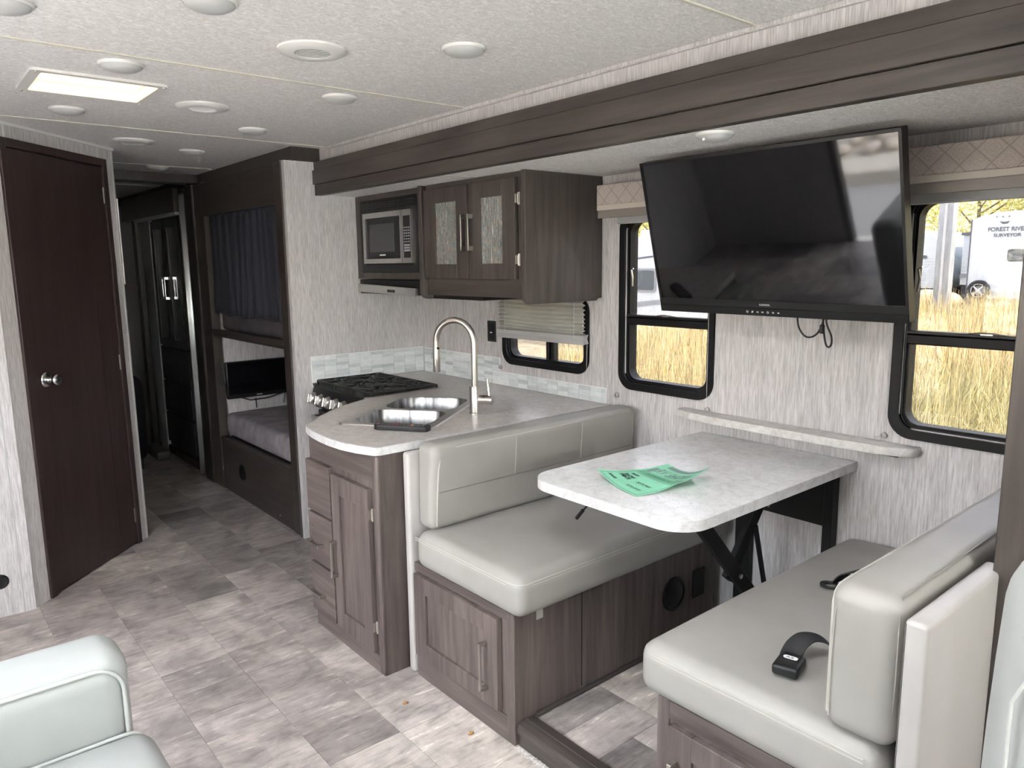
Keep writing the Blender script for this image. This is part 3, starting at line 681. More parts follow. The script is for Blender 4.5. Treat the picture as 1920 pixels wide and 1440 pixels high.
# --- faucet
fx, fy = -2.497, 1.885
fa = thing('faucet', 'tall brushed nickel gooseneck faucet behind the sink', 'faucet', (fx, fy, ZT))
ob('faucet_base', lathe(NB(), [(0, 0), (0.027, 0), (0.027, 0.006), (0.0235, 0.008), (0.0235, 0.118), (0.022, 0.120), (0, 0.120)], Matrix.Translation((fx, fy, ZT)), 28), nickel, fa, 40)
sd = Vector((-0.92, -0.39, 0)).normalized(); R_ = 0.095; zt = 1.172; pts = [(fx, fy, ZT + 0.118), (fx, fy, 1.05), (fx, fy, zt)]
for i in range(1, 13):
    a = math.pi * i / 12; pts.append(tuple(Vector((fx, fy, zt)) + sd * (R_ - R_ * math.cos(a)) + Vector((0, 0, R_ * math.sin(a)))))
e = Vector(pts[-1]); pts.append(tuple(e - Vector((0, 0, 0.03))))
ob('spout', tube(NB(), pts, 0.0135, 16), nickel, fa, 60)
hd = ob('spray_head', lathe(NB(), [(0, 0.0), (0.0145, 0.0), (0.0155, -0.03), (0.0155, -0.10), (0.013, -0.104), (0, -0.104)], Matrix.Translation(e - Vector((0, 0, 0.03))), 20), nickel, fa, 40)
ob('spray_button', B(e.x + 0.008, e.x + 0.017, e.y - 0.006, e.y + 0.006, e.z - 0.034, e.z - 0.024, 0.002), blackp, hd)
hx = Vector((0.83, 0.55, 0)).normalized(); hp = Vector((fx, fy, ZT + 0.062)) + hx * 0.02
hub = ob('valve_hub', lathe(NB(), [(0, 0), (0.019, 0), (0.019, 0.026), (0.0185, 0.027), (0.0185, 0.029), (0.019, 0.03), (0.019, 0.058), (0.017, 0.06), (0, 0.06)], axis_M(hp, hx), 24), nickel, fa, 40)
lp = hp + hx * 0.044
ob('lever', lathe(NB(), [(0, 0), (0.0065, 0), (0.0055, 0.075), (0.004, 0.078), (0, 0.078)], axis_M(lp + Vector((0, 0, 0.016)), (-0.08, -0.05, 1)), 12), nickel, hub, 50)

# --- remote on the counter
rm = thing('remote_control', 'black television remote lying on the counter in front of the sink', 'remote', (-2.43, 1.45, ZT))
rU = (Vector((-2.335, 1.528, 0)) - Vector((-2.520, 1.398, 0))); rL = rU.length; rU.normalize(); rV = Vector((-rU.y, rU.x, 0)); RM = frame_M((-2.515, 1.395, ZT), rU, rV, (0, 0, 1))
bm = NB(); prism(bm, rrect(0, rL, 0, 0.048, (0.008, 0.02, 0.02, 0.008), 5), 0.001, 0.021, RM, 0.004); body = ob('remote_body', bm, blackp, rm)
red = flat('red_button', (0.55, 0.06, 0.07), 0.5); grey = flat('grey_button', (0.10, 0.10, 0.11), 0.5); yel = flat('yellow_button', (0.7, 0.5, 0.1), 0.5); blue = flat('blue_button', (0.1, 0.25, 0.5), 0.5)
for i in range(13):
    for j in range(3):
        u = 0.018 + i * (rL - 0.04) / 12; v = 0.011 + j * 0.013; mt = grey
        if i == 0 and j == 1: mt = red
        if i in (4, 5) and j == 1: mt = red
        if i == 9: mt = (red, yel, blue)[j]
        ob('button', B(u - 0.004, u + 0.004, v - 0.003, v + 0.003, 0.0205, 0.0232, 0.001, M=RM), mt, body)

# --- stove
sv = thing('stove', 'black gas range with steel knobs tucked in beside the partition', 'stove', (-3.46, 1.95, 0.0))
ob('oven_body', B(-3.760, -3.165, 1.775, 2.168, 0.0, ZT - 0.04), blackm, sv)
ob('cooktop', B(-3.760, -3.165, 1.735, 2.168, ZT - 0.04, ZT - 0.008, 0.004), blackp, sv)
ob('cooktop_trim', B(-3.7625, -3.750, 1.725, 2.168, ZT - 0.022, ZT + 0.004, 0.002), steel, sv); ob('cooktop_trim', B(-3.178, -3.163, 1.722, 2.168, ZT - 0.022, ZT + 0.002, 0.002), steel, sv)
ob('back_strip', B(-3.76, -3.165, 2.150, 2.168, ZT - 0.01, ZT + 0.003, 0.002), steel, sv)
cp = NB(); prism(cp, [(1.775, 0.735), (1.742, 0.742), (1.722, 0.800), (1.735, ZT - 0.012), (1.775, ZT - 0.012)], 0, 0.595, frame_M((-3.760, 0, 0), (0, 1, 0), (0, 0, 1), (1, 0, 0)))
pan = ob('control_panel', cp, blackp, sv)
for i in range(6):
    x = -3.735 + i * 0.087; kp = Vector((x, 1.727, 0.790)); kd = Vector((0, -1, 0.22)).normalized()
    k = ob('knob', lathe(NB(), [(0, 0), (0.034, 0), (0.034, 0.007), (0.029, 0.009), (0.026, 0.026), (0.024, 0.028), (0, 0.028)], axis_M(kp, kd), 20), steel, sv, 40)
    Mk = axis_M(kp, kd); ob('grip', B(-0.006, 0.006, -0.024, 0.024, 0.026, 0.042, 0.002, M=Mk), chrome, k)
od = ob('oven_door', B(-3.755, -3.170, 1.752, 1.775, 0.16, 0.725, 0.004), blackp, sv)
pull(od, (-3.4625, 1.752, 0.690), (1, 0, 0), (0, -1, 0), 0.56, 0.02, 0.05, steel, 0.028)
for gx in (-3.66, -3.4625, -3.265):        # three cast iron grates
    bm = NB(); x0, x1, y0, y1 = gx - 0.095, gx + 0.095, 1.760, 2.145; z = ZT + 0.016
    def bar(a, b): tube(bm, [(a[0], a[1], z), (b[0], b[1], z)], 0.0058, 6)
    for x in (x0, x1): bar((x, y0), (x, y1))
    for y in (y0, y1, (y0 + y1) / 2): bar((x0, y), (x1, y))
    for cy in (1.855, 2.05):
        for a in range(8):
            t = math.pi / 4 * a; c_, s_ = math.cos(t), math.sin(t); L = 0.093 / max(abs(c_), abs(s_)); bar((gx + 0.03 * c_, cy + 0.03 * s_), (gx + L * c_, cy + L * s_))
    for x in (x0, x1):
        for y in (y0, y1): tube(bm, [(x, y, ZT - 0.009), (x, y, z)], 0.006, 6)
    ob('grate', bm, iron, sv, 40)
for gx, cy in ((-3.66, 1.855), (-3.66, 2.05), (-3.4625, 1.95), (-3.265, 1.855), (-3.265, 2.05)):
    ob('burner', lathe(NB(), [(0.045, -0.008), (0.045, 0.0), (0.036, 0.004), (0.034, 0.010), (0, 0.012)], Matrix.Translation((gx, cy, ZT)), 20), iron, sv, 40)

# --- upper cabinet with two glass doors
uc = thing('upper_cabinet', 'greige wooden upper cabinet with two patterned glass doors', 'cabinet', (-2.68, 2.25, 1.335))
YF = 2.030
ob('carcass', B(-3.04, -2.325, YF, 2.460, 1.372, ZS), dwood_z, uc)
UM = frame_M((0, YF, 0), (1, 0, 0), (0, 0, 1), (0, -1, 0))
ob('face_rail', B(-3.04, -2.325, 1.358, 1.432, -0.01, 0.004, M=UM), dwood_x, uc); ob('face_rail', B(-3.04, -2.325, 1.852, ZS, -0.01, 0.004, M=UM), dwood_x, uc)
def side_panel(x0, x1, zb):
    pts_ = [(2.460, ZS)] + [(2.006, ZS)] + [(2.006 + 0.03 * (1 - math.cos(t)), zb + 0.03 * (1 - math.sin(t))) for t in [math.pi / 2 * i / 6 for i in range(7)]] + [(2.43, zb), (2.43, zb + 0.012), (2.460, zb + 0.012)]
    return prism(NB(), pts_, 0, x1 - x0, frame_M((x0, 0, 0), (0, 1, 0), (0, 0, 1), (1, 0, 0)), 0.003)
ob('side_panel', side_panel(-2.325, -2.300, 1.335), dwood_z, uc); ob('side_panel', side_panel(-3.085, -3.055, 1.338), dwood_z, uc)
def inlay():
    m, nt, b = nodes('streaked_art_glass'); f = noise(nt, pos(nt, (420, 420, 16)), 1.0, 4, 0.7, 0.8); f2 = noise(nt, pos(nt, (240, 240, 40)), 1.0, 3, 0.6)
    c = ramp(nt, [(0.32, (0.02, 0.02, 0.02)), (0.42, (0.10, 0.18, 0.20)), (0.48, (0.45, 0.43, 0.40)), (0.53, (0.16, 0.08, 0.06)), (0.58, (0.16, 0.28, 0.30)), (0.64, (0.80, 0.82, 0.80))], f)
    c2 = ramp(nt, [(0.35, (0.55, 0.85, 0.95)), (0.5, (1, 0.95, 0.9)), (0.65, (1.0, 0.72, 0.6))], f2)
    nt.links.new(mix(nt, 0.75, c, c2, 'MULTIPLY'), b.inputs['Base Color']); b.inputs['Roughness'].default_value = 0.2; bump(nt, b, f, 0.5, 0.002); return m
artglass = inlay()
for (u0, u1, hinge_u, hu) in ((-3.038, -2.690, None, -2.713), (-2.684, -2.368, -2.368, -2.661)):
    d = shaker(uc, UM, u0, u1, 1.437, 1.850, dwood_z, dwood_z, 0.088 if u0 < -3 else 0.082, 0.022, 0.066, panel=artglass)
    pull(d, (hu, YF - 0.022, 1.640), (0, 0, 1), (0, -1, 0), 0.158, 0.020, 0.030, nickel, 0.020)
    if hinge_u:
        hinge(d, UM, hinge_u, 1.766); hinge(d, UM, hinge_u, 1.518)
# --- microwave cabinet, microwave and hood
mc = thing('microwave_cabinet', 'dark wooden cabinet framing the microwave beside the partition', 'cabinet', (-3.42, 2.25, 1.428))
MM = frame_M((0, 2.040, 0), (1, 0, 0), (0, 0, 1), (0, -1, 0))
bm = NB()
for (a, b, c, d) in ((-3.762, -3.705, 1.43, ZS), (-3.130, -3.086, 1.43, ZS), (-3.705, -3.130, 1.43, 1.463), (-3.705, -3.130, 1.845, ZS)): box(bm, a, b, c, d, -0.016, 0.0, 0.001, M=MM)
ob('face_frame', bm, dwood_z, mc)
bm = NB()
for (a, b, c, d, y0, y1) in ((-3.762, -3.750, 1.43, ZS, 2.056, 2.46), (-3.098, -3.086, 1.43, ZS, 2.056, 2.46), (-3.75, -3.098, 1.43, 1.445, 2.056, 2.46), (-3.75, -3.098, 1.43, ZS, 2.44, 2.46)): box(bm, a, b, y0, y1, c, d)
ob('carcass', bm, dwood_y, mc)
mw = thing('microwave', 'built-in microwave with stainless trim above the stove', 'microwave', (-3.42, 2.2, 1.465))
ob('surround', ring(NB(), [(-3.705, 1.463), (-3.130, 1.463), (-3.130, 1.845), (-3.705, 1.845)], [(-3.655, 1.505), (-3.185, 1.505), (-3.185, 1.778), (-3.655, 1.778)], -0.03, 0.004, MM), blackp, mw, 20)
for c in range(6):
    for r_ in range(4):
        x = -3.672 + c * 0.088; z = 1.793 + r_ * 0.012; ob('louvre', B(x, x + 0.078, z, z + 0.006, 0.003, 0.009, 0.001, M=MM), blackm, mw)
ob('shell', B(-3.655, -3.185, 2.05, 2.40, 1.505, 1.778), blackm, mw)
ob('door_frame', ring(NB(), [(-3.662, 1.512), (-3.272, 1.512), (-3.272, 1.776), (-3.662, 1.776)], [(-3.642, 1.536), (-3.285, 1.536), (-3.285, 1.749), (-3.642, 1.749)], -0.01, 0.016, MM), steel, mw, 20)
dg_ = ob('door_glass', B(-3.643, -3.284, 1.535, 1.750, -0.008, 0.010, M=MM), blackp, mw)
ob('window_mesh', B(-3.600, -3.345, 1.572, 1.716, 0.008, 0.0112, M=MM), flat('grey_mesh', (0.060, 0.060, 0.064), 0.5), dg_)
ob('badge', B(-3.500, -3.440, 1.552, 1.559, 0.0095, 0.011, M=MM), whitep, dg_)
ob('control_frame', ring(NB(), [(-3.268, 1.512), (-3.178, 1.512), (-3.178, 1.776), (-3.268, 1.776)], [(-3.257, 1.538), (-3.188, 1.538), (-3.188, 1.746), (-3.257, 1.746)], -0.01, 0.016, MM), steel, mw, 20)
pn = ob('control_panel', B(-3.258, -3.187, 1.537, 1.747, -0.008, 0.013, M=MM), blackp, mw)
for r_ in range(6):
    for c in range(3): ob('key', B(-3.250 + c * 0.020, -3.238 + c * 0.020, 1.615 + r_ * 0.014, 1.6205 + r_ * 0.014, 0.012, 0.0142, M=MM), greyp, pn)
for r_ in range(3): ob('key', B(-3.248, -3.196, 1.570 + r_ * 0.013, 1.579 + r_ * 0.013, 0.012, 0.0145, M=MM), greyp, pn)
hoodt = thing('range_hood', 'slim stainless range hood under the microwave', 'hood', (-3.42, 2.2, 1.345))
ob('hood_pan', B(-3.755, -3.10, 2.045, 2.46, 1.350, 1.425, 0.002), blackm, hoodt)
hb = NB(); v_ = [(-3.756, 2.032, 1.403), (-3.170, 2.032, 1.385), (-3.170, 2.032, 1.347), (-3.756, 2.032, 1.358), (-3.756, 2.05, 1.403), (-3.170, 2.05, 1.385), (-3.170, 2.05, 1.347), (-3.756, 2.05, 1.358)]
vv = [hb.verts.new(p) for p in v_]
for f in ((0, 1, 2, 3), (7, 6, 5, 4), (0, 4, 5, 1), (3, 2, 6, 7), (0, 3, 7, 4), (1, 5, 6, 2)): hb.faces.new([vv[i] for i in f])
lip = ob('hood_lip', hb, steel, hoodt, 20)
ob('switch', B(-3.435, -3.405, 2.026, 2.033, 1.362, 1.376, 0.002), blackp, lip); ob('switch', B(-3.398, -3.366, 2.026, 2.033, 1.361, 1.375, 0.002), blackp, lip)
ob('badge', B(-3.745, -3.705, 2.0308, 2.033, 1.384, 1.388), greyp, lip)
ob('hood_wing', B(-3.054, -2.66, 2.06, 2.44, 1.338, 1.371, 0.004), blackm, hoodt)

# --- outlet, pleated blind
ol = thing('wall_outlet', 'black wall outlet plate left of the pleated blind', 'outlet', (-3.098, YW, 1.092))
ob('plate', B(-3.134, -3.064, 1.092, 1.203, 0.0, 0.006, 0.002, M=WM), blackp, ol); ob('insert', B(-3.120, -3.078, 1.106, 1.189, 0.005, 0.0085, 0.001, M=WM), blackm, ol); ob('usb_port', B(-3.106, -3.089, 1.138, 1.144, 0.008, 0.0095, M=WM), whitep, ol)
bl = thing('pleated_blind', 'half lowered silver pleated blind over the small window', 'blind', (-2.71, 2.43, 1.12))
pb = NB(); rowsb = []; np_ = 11; z0b, z1b = 1.165, 1.375
for i in range(np_ * 2 + 1):
    f = i / (np_ * 2); z = z0b + (z1b - z0b) * f ** 1.25; y = 2.428 - (0.012 if i % 2 else -0.010); sl = -0.0
    rowsb.append([pb.verts.new((-2.994, y, z + 0.008)), pb.verts.new((-2.68, y, z + 0.001 * math.sin(i))), pb.verts.new((-2.380, y, z + 0.004))])
for a, b in zip(rowsb[:-1], rowsb[1:]):
    for k in range(2): pb.faces.new((a[k], a[k + 1], b[k + 1], b[k]))
ob('pleats', pb, translucent('silver_pleats', (0.62, 0.615, 0.58), 0.35), bl, 0)
pr_ = [(2.412, 1.166), (2.444, 1.170), (2.436, 1.150), (2.446, 1.128), (2.408, 1.124), (2.418, 1.145)]
ob('bottom_rail', prism(NB(), pr_, 0, 0.630, frame_M((-2.998, 0, 0.004), (0, 1, 0), (0, 0, 1), (1, 0, 0.004)), 0.0), flat('grey_rail', (0.48, 0.48, 0.48), 0.35), bl, 20)
for x in (-2.93, -2.43): ob('lift_cord', tube(NB(), [(x, 2.412, 1.16), (x, 2.412, 1.38)], 0.0012, 5), whitep, bl)
ob('guide_cord', tube(NB(), [(-2.372, 2.44, 1.13), (-2.385, 2.45, 0.988)], 0.001, 5), whitep, bl)
# ================================================================ dinette
def bump_top(h, zlo):
    return lambda p, t: np.array((0, 0, h * max(0, 1 - (2 * t[0] - 1) ** 4) * max(0, 1 - (2 * t[1] - 1) ** 4) if t[2] > 0.6 else 0.0))
def cushion(name, label, x0, x1, y0, y1, z0, z1, r, mat, h=0.008, group=None):
    t = thing(name, label, 'cushion', ((x0 + x1) / 2, (y0 + y1) / 2, z0), group)
    ob('cover', rbox(NB(), x0, x1, y0, y1, z0, z1, r, 5, 8, bump_top(h, z0)), mat, t, 80)
    return t
def seam_loop(parent, pts, mat, r=0.0022, name='seam', closed=False): return ob(name, tube(NB(), pts, r, 6, closed), mat, parent, 60)
def plan_loop(x0, x1, y0, y1, r, z): return [(p[0], p[1], z) for p in rrect(x0, x1, y0, y1, r, 6)]
# --- far bench
b1 = thing('bench_base', 'greige wooden dinette bench base beside the peninsula cabinet', 'bench', (-1.9, 1.9, 0.0))
bm = NB()
box(bm, -2.184, -1.629, 1.362, 1.380, 0.0, 0.440); box(bm, -1.647, -1.629, 1.380, 2.395, 0.0, 0.440); box(bm, -2.184, -2.166, 1.380, 2.395, 0.0, 0.440); box(bm, -2.166, -1.647, 2.377, 2.395, 0.0, 0.440); box(bm, -2.166, -1.647, 1.38, 2.377, 0.425, 0.437)
ob('box', bm, wood_z, b1)
BM_ = frame_M((0, 1.362, 0), (1, 0, 0), (0, 0, 1), (0, -1, 0))
ob('top_rail', B(-2.184, -1.665, 0.412, 0.440, 0, 0.003, M=BM_), wood_x, b1); ob('kick_rail', B(-2.184, -1.665, 0.0, 0.086, 0, 0.003, M=BM_), wood_x, b1); ob('corner_stile', B(-1.665, -1.627, 0.0, 0.440, -0.004, 0.004, 0.002, M=BM_), wood_z, b1)
d = shaker(b1, BM_, -2.166, -1.690, 0.096, 0.408, wood_z, wood_z, 0.070, 0.021, 0.062)
pull(d, (-1.748, 1.341, 0.232), (0, 0, 1), (0, -1, 0), 0.165)
ob('side_seam', B(-1.6293, -1.6280, 1.655, 1.658, 0.09, 0.435), blackm, b1)
ob('base_bead', B(-1.630, -1.616, 1.445, 2.39, 0.066, 0.080, 0.004), dwood_y, b1)
vt = ob('floor_register', lathe(NB(), [(0, 0.0), (0.066, 0.0), (0.066, 0.006), (0.058, 0.010), (0.050, 0.006), (0.034, 0.014), (0, 0.016)], axis_M((-1.629, 2.145, 0.268), (1, 0, 0)), 28), blackp, b1, 40)
ob('outlet_plate', B(-1.629, -1.622, 2.262, 2.332, 0.212, 0.325, 0.002), blackp, b1)
ob('care_label', B(-1.628, -1.6268, 1.452, 1.480, 0.395, 0.432), flat('clear_label', (0.42, 0.41, 0.38), 0.4), b1)
ob('white_backing_panel', rbox(NB(), -2.224, -2.186, 1.346, 2.44, 0.008, 0.845, 0.012, 3, 3), beige_l, None, 60, label='pale upholstered panel between the cabinet and the far bench', cat='panel')
s1 = cushion('seat_cushion', 'taupe vinyl seat cushion on the far dinette bench', -2.150, -1.580, 1.338, 2.445, 0.437, 0.572, 0.042, beige)
seam_loop(s1, [(-2.145, 1.3415, 0.549)] + [(-1.64, 1.3415, 0.549)] + [(-1.584 - 0.042 * (1 - math.sin(t)), 1.342 + 0.042 * (1 - math.cos(t)), 0.549) for t in [math.pi / 2 * i / 6 for i in range(7)]] + [(-1.5835, 2.42, 0.549)], seam_m, 0.0018)
seam_loop(s1, [(-2.145, 1.3395, 0.541), (-1.645, 1.3395, 0.541), (-1.60, 1.352, 0.541), (-1.5815, 1.40, 0.541), (-1.5815, 2.42, 0.541)], seam_m, 0.0012)
def back_cushion(label, xa, xb, lean, z0, z1, y0, y1, face):
    """upright backrest; face = +1 front looks to +x"""
    t = thing('back_cushion', label, 'cushion', ((xa + xb) / 2, (y0 + y1) / 2, z0))
    def bl(p, q):
        s_ = (q[2] - 0.1) * lean if (q[0] > 0.5) == (face > 0) else (q[2] - 0.1) * lean * 0.4
        return np.array((s_ * face, 0, 0))
    ob('cover', rbox(NB(), xa, xb, y0, y1, z0, z1, 0.034, 5, 8, bl), beige, t, 80); return t
k1 = back_cushion('taupe vinyl backrest cushion of the far bench by the counter', -2.186, -2.085, 0.028, 0.570, 0.888, 1.375, 2.435, 1)
xf = lambda z: -2.0845 + 0.028 * ((z - 0.570) / 0.318 - 0.1)
seam_loop(k1, [(xf(0.60) - 0.004, 1.398, 0.590), (xf(0.7) - 0.002, 1.396, 0.70), (xf(0.80) - 0.002, 1.398, 0.80), (xf(0.84) - 0.004, 1.405, 0.845), (xf(0.86) - 0.006, 1.43, 0.866), (xf(0.87) - 0.006, 1.50, 0.870), (xf(0.87) - 0.006, 2.39, 0.872), (xf(0.85) - 0.004, 2.412, 0.85), (xf(0.7) - 0.004, 2.415, 0.62)], seam_m, 0.0026, 'piping')
seam_loop(k1, [(xf(0.715) + 0.0005, 1.40, 0.715), (xf(0.715) + 0.0005, 2.41, 0.717)], flat('taupe_stitch', (0.22, 0.20, 0.18), 0.7), 0.0014)  # seam line in a darker taupe than the cover
for y in (1.748, 2.098): seam_loop(k1, [(xf(0.72) + 0.0003, y, 0.718), (xf(0.8) + 0.0003, y, 0.80), (xf(0.865) - 0.002, y, 0.864)], seam_m, 0.0022)
# --- near bench
b2 = thing('bench_base', 'greige wooden dinette bench base at the near right', 'bench', (-0.79, 1.9, 0.0))
bm = NB()
box(bm, -1.070, -0.508, 1.362, 1.380, 0.0, 0.440); box(bm, -1.070, -1.052, 1.380, 2.395, 0.0, 0.440); box(bm, -0.526, -0.508, 1.380, 2.395, 0.0, 0.440); box(bm, -1.052, -0.526, 2.377, 2.395, 0.0, 0.440); box(bm, -1.052, -0.526, 1.38, 2.377, 0.425, 0.437)
ob('box', bm, wood_z, b2)
ob('top_rail', B(-1.035, -0.508, 0.392, 0.440, 0, 0.003, M=BM_), wood_x, b2); ob('corner_stile', B(-1.072, -1.035, 0.0, 0.440, -0.004, 0.004, 0.002, M=BM_), wood_z, b2)
d = shaker(b2, BM_, -1.026, -0.545, 0.090, 0.386, wood_z, wood_z, 0.070, 0.021, 0.062)
pull(d, (-1.000, 1.341, 0.225), (0, 0, 1), (0, -1, 0), 0.165)
s2 = cushion('seat_cushion', 'taupe vinyl seat cushion on the near dinette bench', -1.125, -0.530, 1.338, 2.445, 0.437, 0.572, 0.042, beige)
seam_loop(s2, [(-1.1205, 2.42, 0.549)] + [(-1.1205 + 0.042 * (1 - math.cos(t)), 1.3415 + 0.042 * (1 - math.sin(t)), 0.549) for t in [math.pi / 2 * i / 6 for i in range(7)]] + [(-0.56, 1.3415, 0.549)], seam_m, 0.0018)
seam_loop(s2, [(-1.08, 1.3395, 0.541), (-0.56, 1.3395, 0.541)], seam_m, 0.0012)
k2 = back_cushion('taupe vinyl backrest cushion of the near bench at the right', -0.655, -0.518, 0.0, 0.572, 0.880, 1.352, 2.435, -1)
seam_loop(k2, [(-0.649, 1.3665, 0.60), (-0.649, 1.3665, 0.72), (-0.649, 1.3665, 0.835), (-0.647, 1.370, 0.856), (-0.645, 1.382, 0.868), (-0.645, 1.41, 0.870), (-0.645, 1.9, 0.870), (-0.645, 2.41, 0.870)], seam_m, 0.0034, 'piping')
seam_loop(k2, [(-0.640, 1.3535, 0.60), (-0.642, 1.3535, 0.72), (-0.638, 1.3555, 0.83)], seam_m, 0.0012)
seam_loop(k2, [(-0.5275, 1.372, 0.60), (-0.5215, 1.362, 0.72), (-0.5245, 1.368, 0.85), (-0.532, 1.395, 0.876), (-0.532, 2.41, 0.877)], flat('taupe_stitch_2', (0.25, 0.23, 0.21), 0.7), 0.0018)  # rear seam, also darker than the cover
bb = thing('back_board', 'pale upholstered board behind the near bench backrest', 'panel', (-0.487, 1.55, 0.01))
ob('cover', rbox(NB(), -0.508, -0.466, 1.345, 1.755, 0.01, 0.858, 0.010, 3, 4), beige_l, bb, 70)
seam_loop(bb, [(-0.4675, 1.355, 0.10), (-0.4675, 1.355, 0.846), (-0.4675, 1.74, 0.850)], flat('dark_stitch', (0.16, 0.15, 0.14), 0.6), 0.0012)
seam_loop(bb, [(-0.5055, 1.347, 0.10), (-0.5055, 1.347, 0.85)], flat('dark_stitch_2', (0.16, 0.15, 0.14), 0.6), 0.001)
ob('velcro_strip', B(-0.517, -0.509, 1.40, 1.75, 0.45, 0.70), blackm, None, label='black strip between the near backrest and its board', cat='strip')
# --- seat belts
web = grainy('black_webbing', (0.006, 0.006, 0.007), (0.016, 0.016, 0.018), (1500, 1500, 200), 1.0, 0.75)
def ribbon(bm, pts, wdir, half, th=0.0016):
    pts = smooth(pts); n = len(pts); R2 = []
    if isinstance(wdir, list): wdir = smooth(wdir)
    for i, p in enumerate(pts):
        t = (pts[min(i + 1, n - 1)] - pts[max(i - 1, 0)]).normalized(); wv = wdir[i] if isinstance(wdir, list) else wdir
        wv = Vector(wv).normalized(); nn = t.cross(wv).normalized()
        R2.append([bm.verts.new(p + wv * half * a + nn * th * b) for a, b in ((-1, -1), (1, -1), (1, 1), (-1, 1))])
    for A2, B2 in zip(R2[:-1], R2[1:]):
        for k in range(4): bm.faces.new((A2[k], A2[(k + 1) % 4], B2[(k + 1) % 4], B2[k]))
    bm.faces.new(R2[0][::-1]); bm.faces.new(R2[-1]); return bm
sb = thing('seat_belt', 'black lap belt with buckle lying on the near bench seat', 'seat belt', (-0.75, 1.55, 0.579))
zc = 0.581
ob('webbing', ribbon(NB(), [(-0.645, 1.530, zc + 0.004), (-0.690, 1.560, zc + 0.006), (-0.735, 1.588, zc + 0.020), (-0.772, 1.590, zc + 0.042), (-0.800, 1.570, zc + 0.046), (-0.812, 1.545, zc + 0.034), (-0.812, 1.520, zc + 0.020), (-0.806, 1.500, zc + 0.014)], [(0.5, -0.8, 0), (0.5, -0.8, 0), (0.6, -0.6, 0), (0.75, -0.5, 0), (0.9, -0.2, 0), (0.97, 0.1, 0), (0.97, 0.2, 0), (0.97, 0.2, 0)], 0.024), web, sb, 60)
bU = Vector((0.97, 0.22, 0)).normalized(); bV = Vector((0.22, -0.97, 0)).normalized(); KM = frame_M((-0.802, 1.512, zc), bU, bV, (0, 0, 1))
bk = ob('buckle', rbox(NB(), -0.029, 0.029, 0.0, 0.075, 0.0, 0.026, 0.008, 3, 3, M=KM), blackp, sb, 60)
ob('slot_tab', B(-0.018, 0.018, 0.005, 0.040, 0.0255, 0.0272, 0.001, M=KM), blackm, bk)
ob('release_plate', prism(NB(), rrect(-0.016, 0.016, 0.021, 0.035, 0.0068, 5), 0.0265, 0.0280, KM), whitep, bk)
text_obj('lettering', 'AS', blackm, bk, frame_M(KM @ Vector((0.011, 0.033, 0.0281)), -bU * -1, bV * -1, (0, 0, 1)) @ Matrix.Translation((-0.022, 0.001, 0)), 0.010, 0.018, 0.0002)
sb2 = thing('seat_belt', 'black belt strap with metal tongue poking past the near backrest', 'seat belt', (-0.9, 2.0, 0.579))
ob('webbing', ribbon(NB(), [(-0.70, 2.04, zc + 0.004), (-0.80, 2.035, zc + 0.040), (-0.88, 2.03, zc + 0.050), (-0.925, 2.02, zc + 0.034), (-0.945, 2.005, zc + 0.006)], Vector((0.25, 1, 0)), 0.026), web, sb2, 60)
TM = frame_M((-0.925, 1.985, zc + 0.001), (-0.9, -0.44, 0), (0.44, -0.9, 0), (0, 0, 1))
ob('tongue', ring(NB(), rrect(0.0, 0.055, -0.026, 0.026, 0.022, 6), rrect(0.012, 0.040, -0.014, 0.014, 0.010, 6), 0.0, 0.004, TM), iron, sb2)
# --- table
ZTB = 0.826
tb = thing('dinette_table', 'pale speckled laminate dinette table on black folding legs', 'table', (-1.43, 2.0, 0.066))
TP = rrect(-1.742, -1.118, 1.512, 2.455, (0.006, 0.006, 0.10, 0.10), 10)
ob('table_top', prism(NB(), TP, ZTB - 0.030, ZTB), table_m, tb, 30)
ob('edge_band', ring(NB(), [(p[0], p[1]) for p in rrect(-1.7445, -1.1155, 1.5095, 2.4575, (0.006, 0.006, 0.102, 0.102), 10)], [(p[0], p[1]) for p in rrect(-1.7405, -1.1195, 1.5135, 2.4535, (0.006, 0.006, 0.10, 0.10), 10)], ZTB - 0.031, ZTB - 0.0008), edge_m, tb, 30)
def bar_(bm, a, b, wx, wt):
    a, b = Vector(a), Vector(b); t = (b - a); L = t.length; t.normalize(); X = Vector((1, 0, 0)); n = t.cross(X).normalized(); M = frame_M(a, t, X, n)
    return box(bm, 0, L, -wx / 2, wx / 2, -wt / 2, wt / 2, 0.002, M=M)
lg = ob('leg', bar_(NB(), (-1.35, 1.80, 0.794), (-1.35, 2.43, 0.108), 0.022, 0.052), blackm, tb)
ob('bolt', lathe(NB(), [(0, 0), (0.009, 0), (0.009, 0.005), (0, 0.006)], axis_M((-1.339, 2.13, 0.437), (1, 0, 0)), 10), nickel, lg)
lg2 = ob('leg', bar_(NB(), (-1.376, 2.40, 0.794), (-1.376, 2.11, 0.420), 0.022, 0.052), blackm, tb)
ob('bolt', lathe(NB(), [(0, 0), (0.006, 0), (0.006, 0.02), (0.010, 0.021), (0.010, 0.026), (0, 0.026)], axis_M((-1.365, 2.29, 0.655), (1, 0.3, 0)), 10), nickel, lg2)
ob('strut', bar_(NB(), (-1.335, 2.205, 0.60), (-1.335, 2.36, 0.10), 0.010, 0.020), blackm, tb)
ob('foot_bar', B(-1.56, -1.33, 2.405, 2.445, 0.067, 0.12, 0.003), blackm, tb)
ob('wall_post', B(-1.555, -1.495, 2.425, 2.46, 0.067, 0.790, 0.002), blackm, tb)
ob('wall_post', B(-1.205, -1.172, 2.415, 2.46, 0.067, 0.790, 0.002), blackm, tb)
ob('wall_plate', B(-1.70, -1.19, 2.446, 2.4625, 0.572, 0.790, 0.002), blackm, tb)
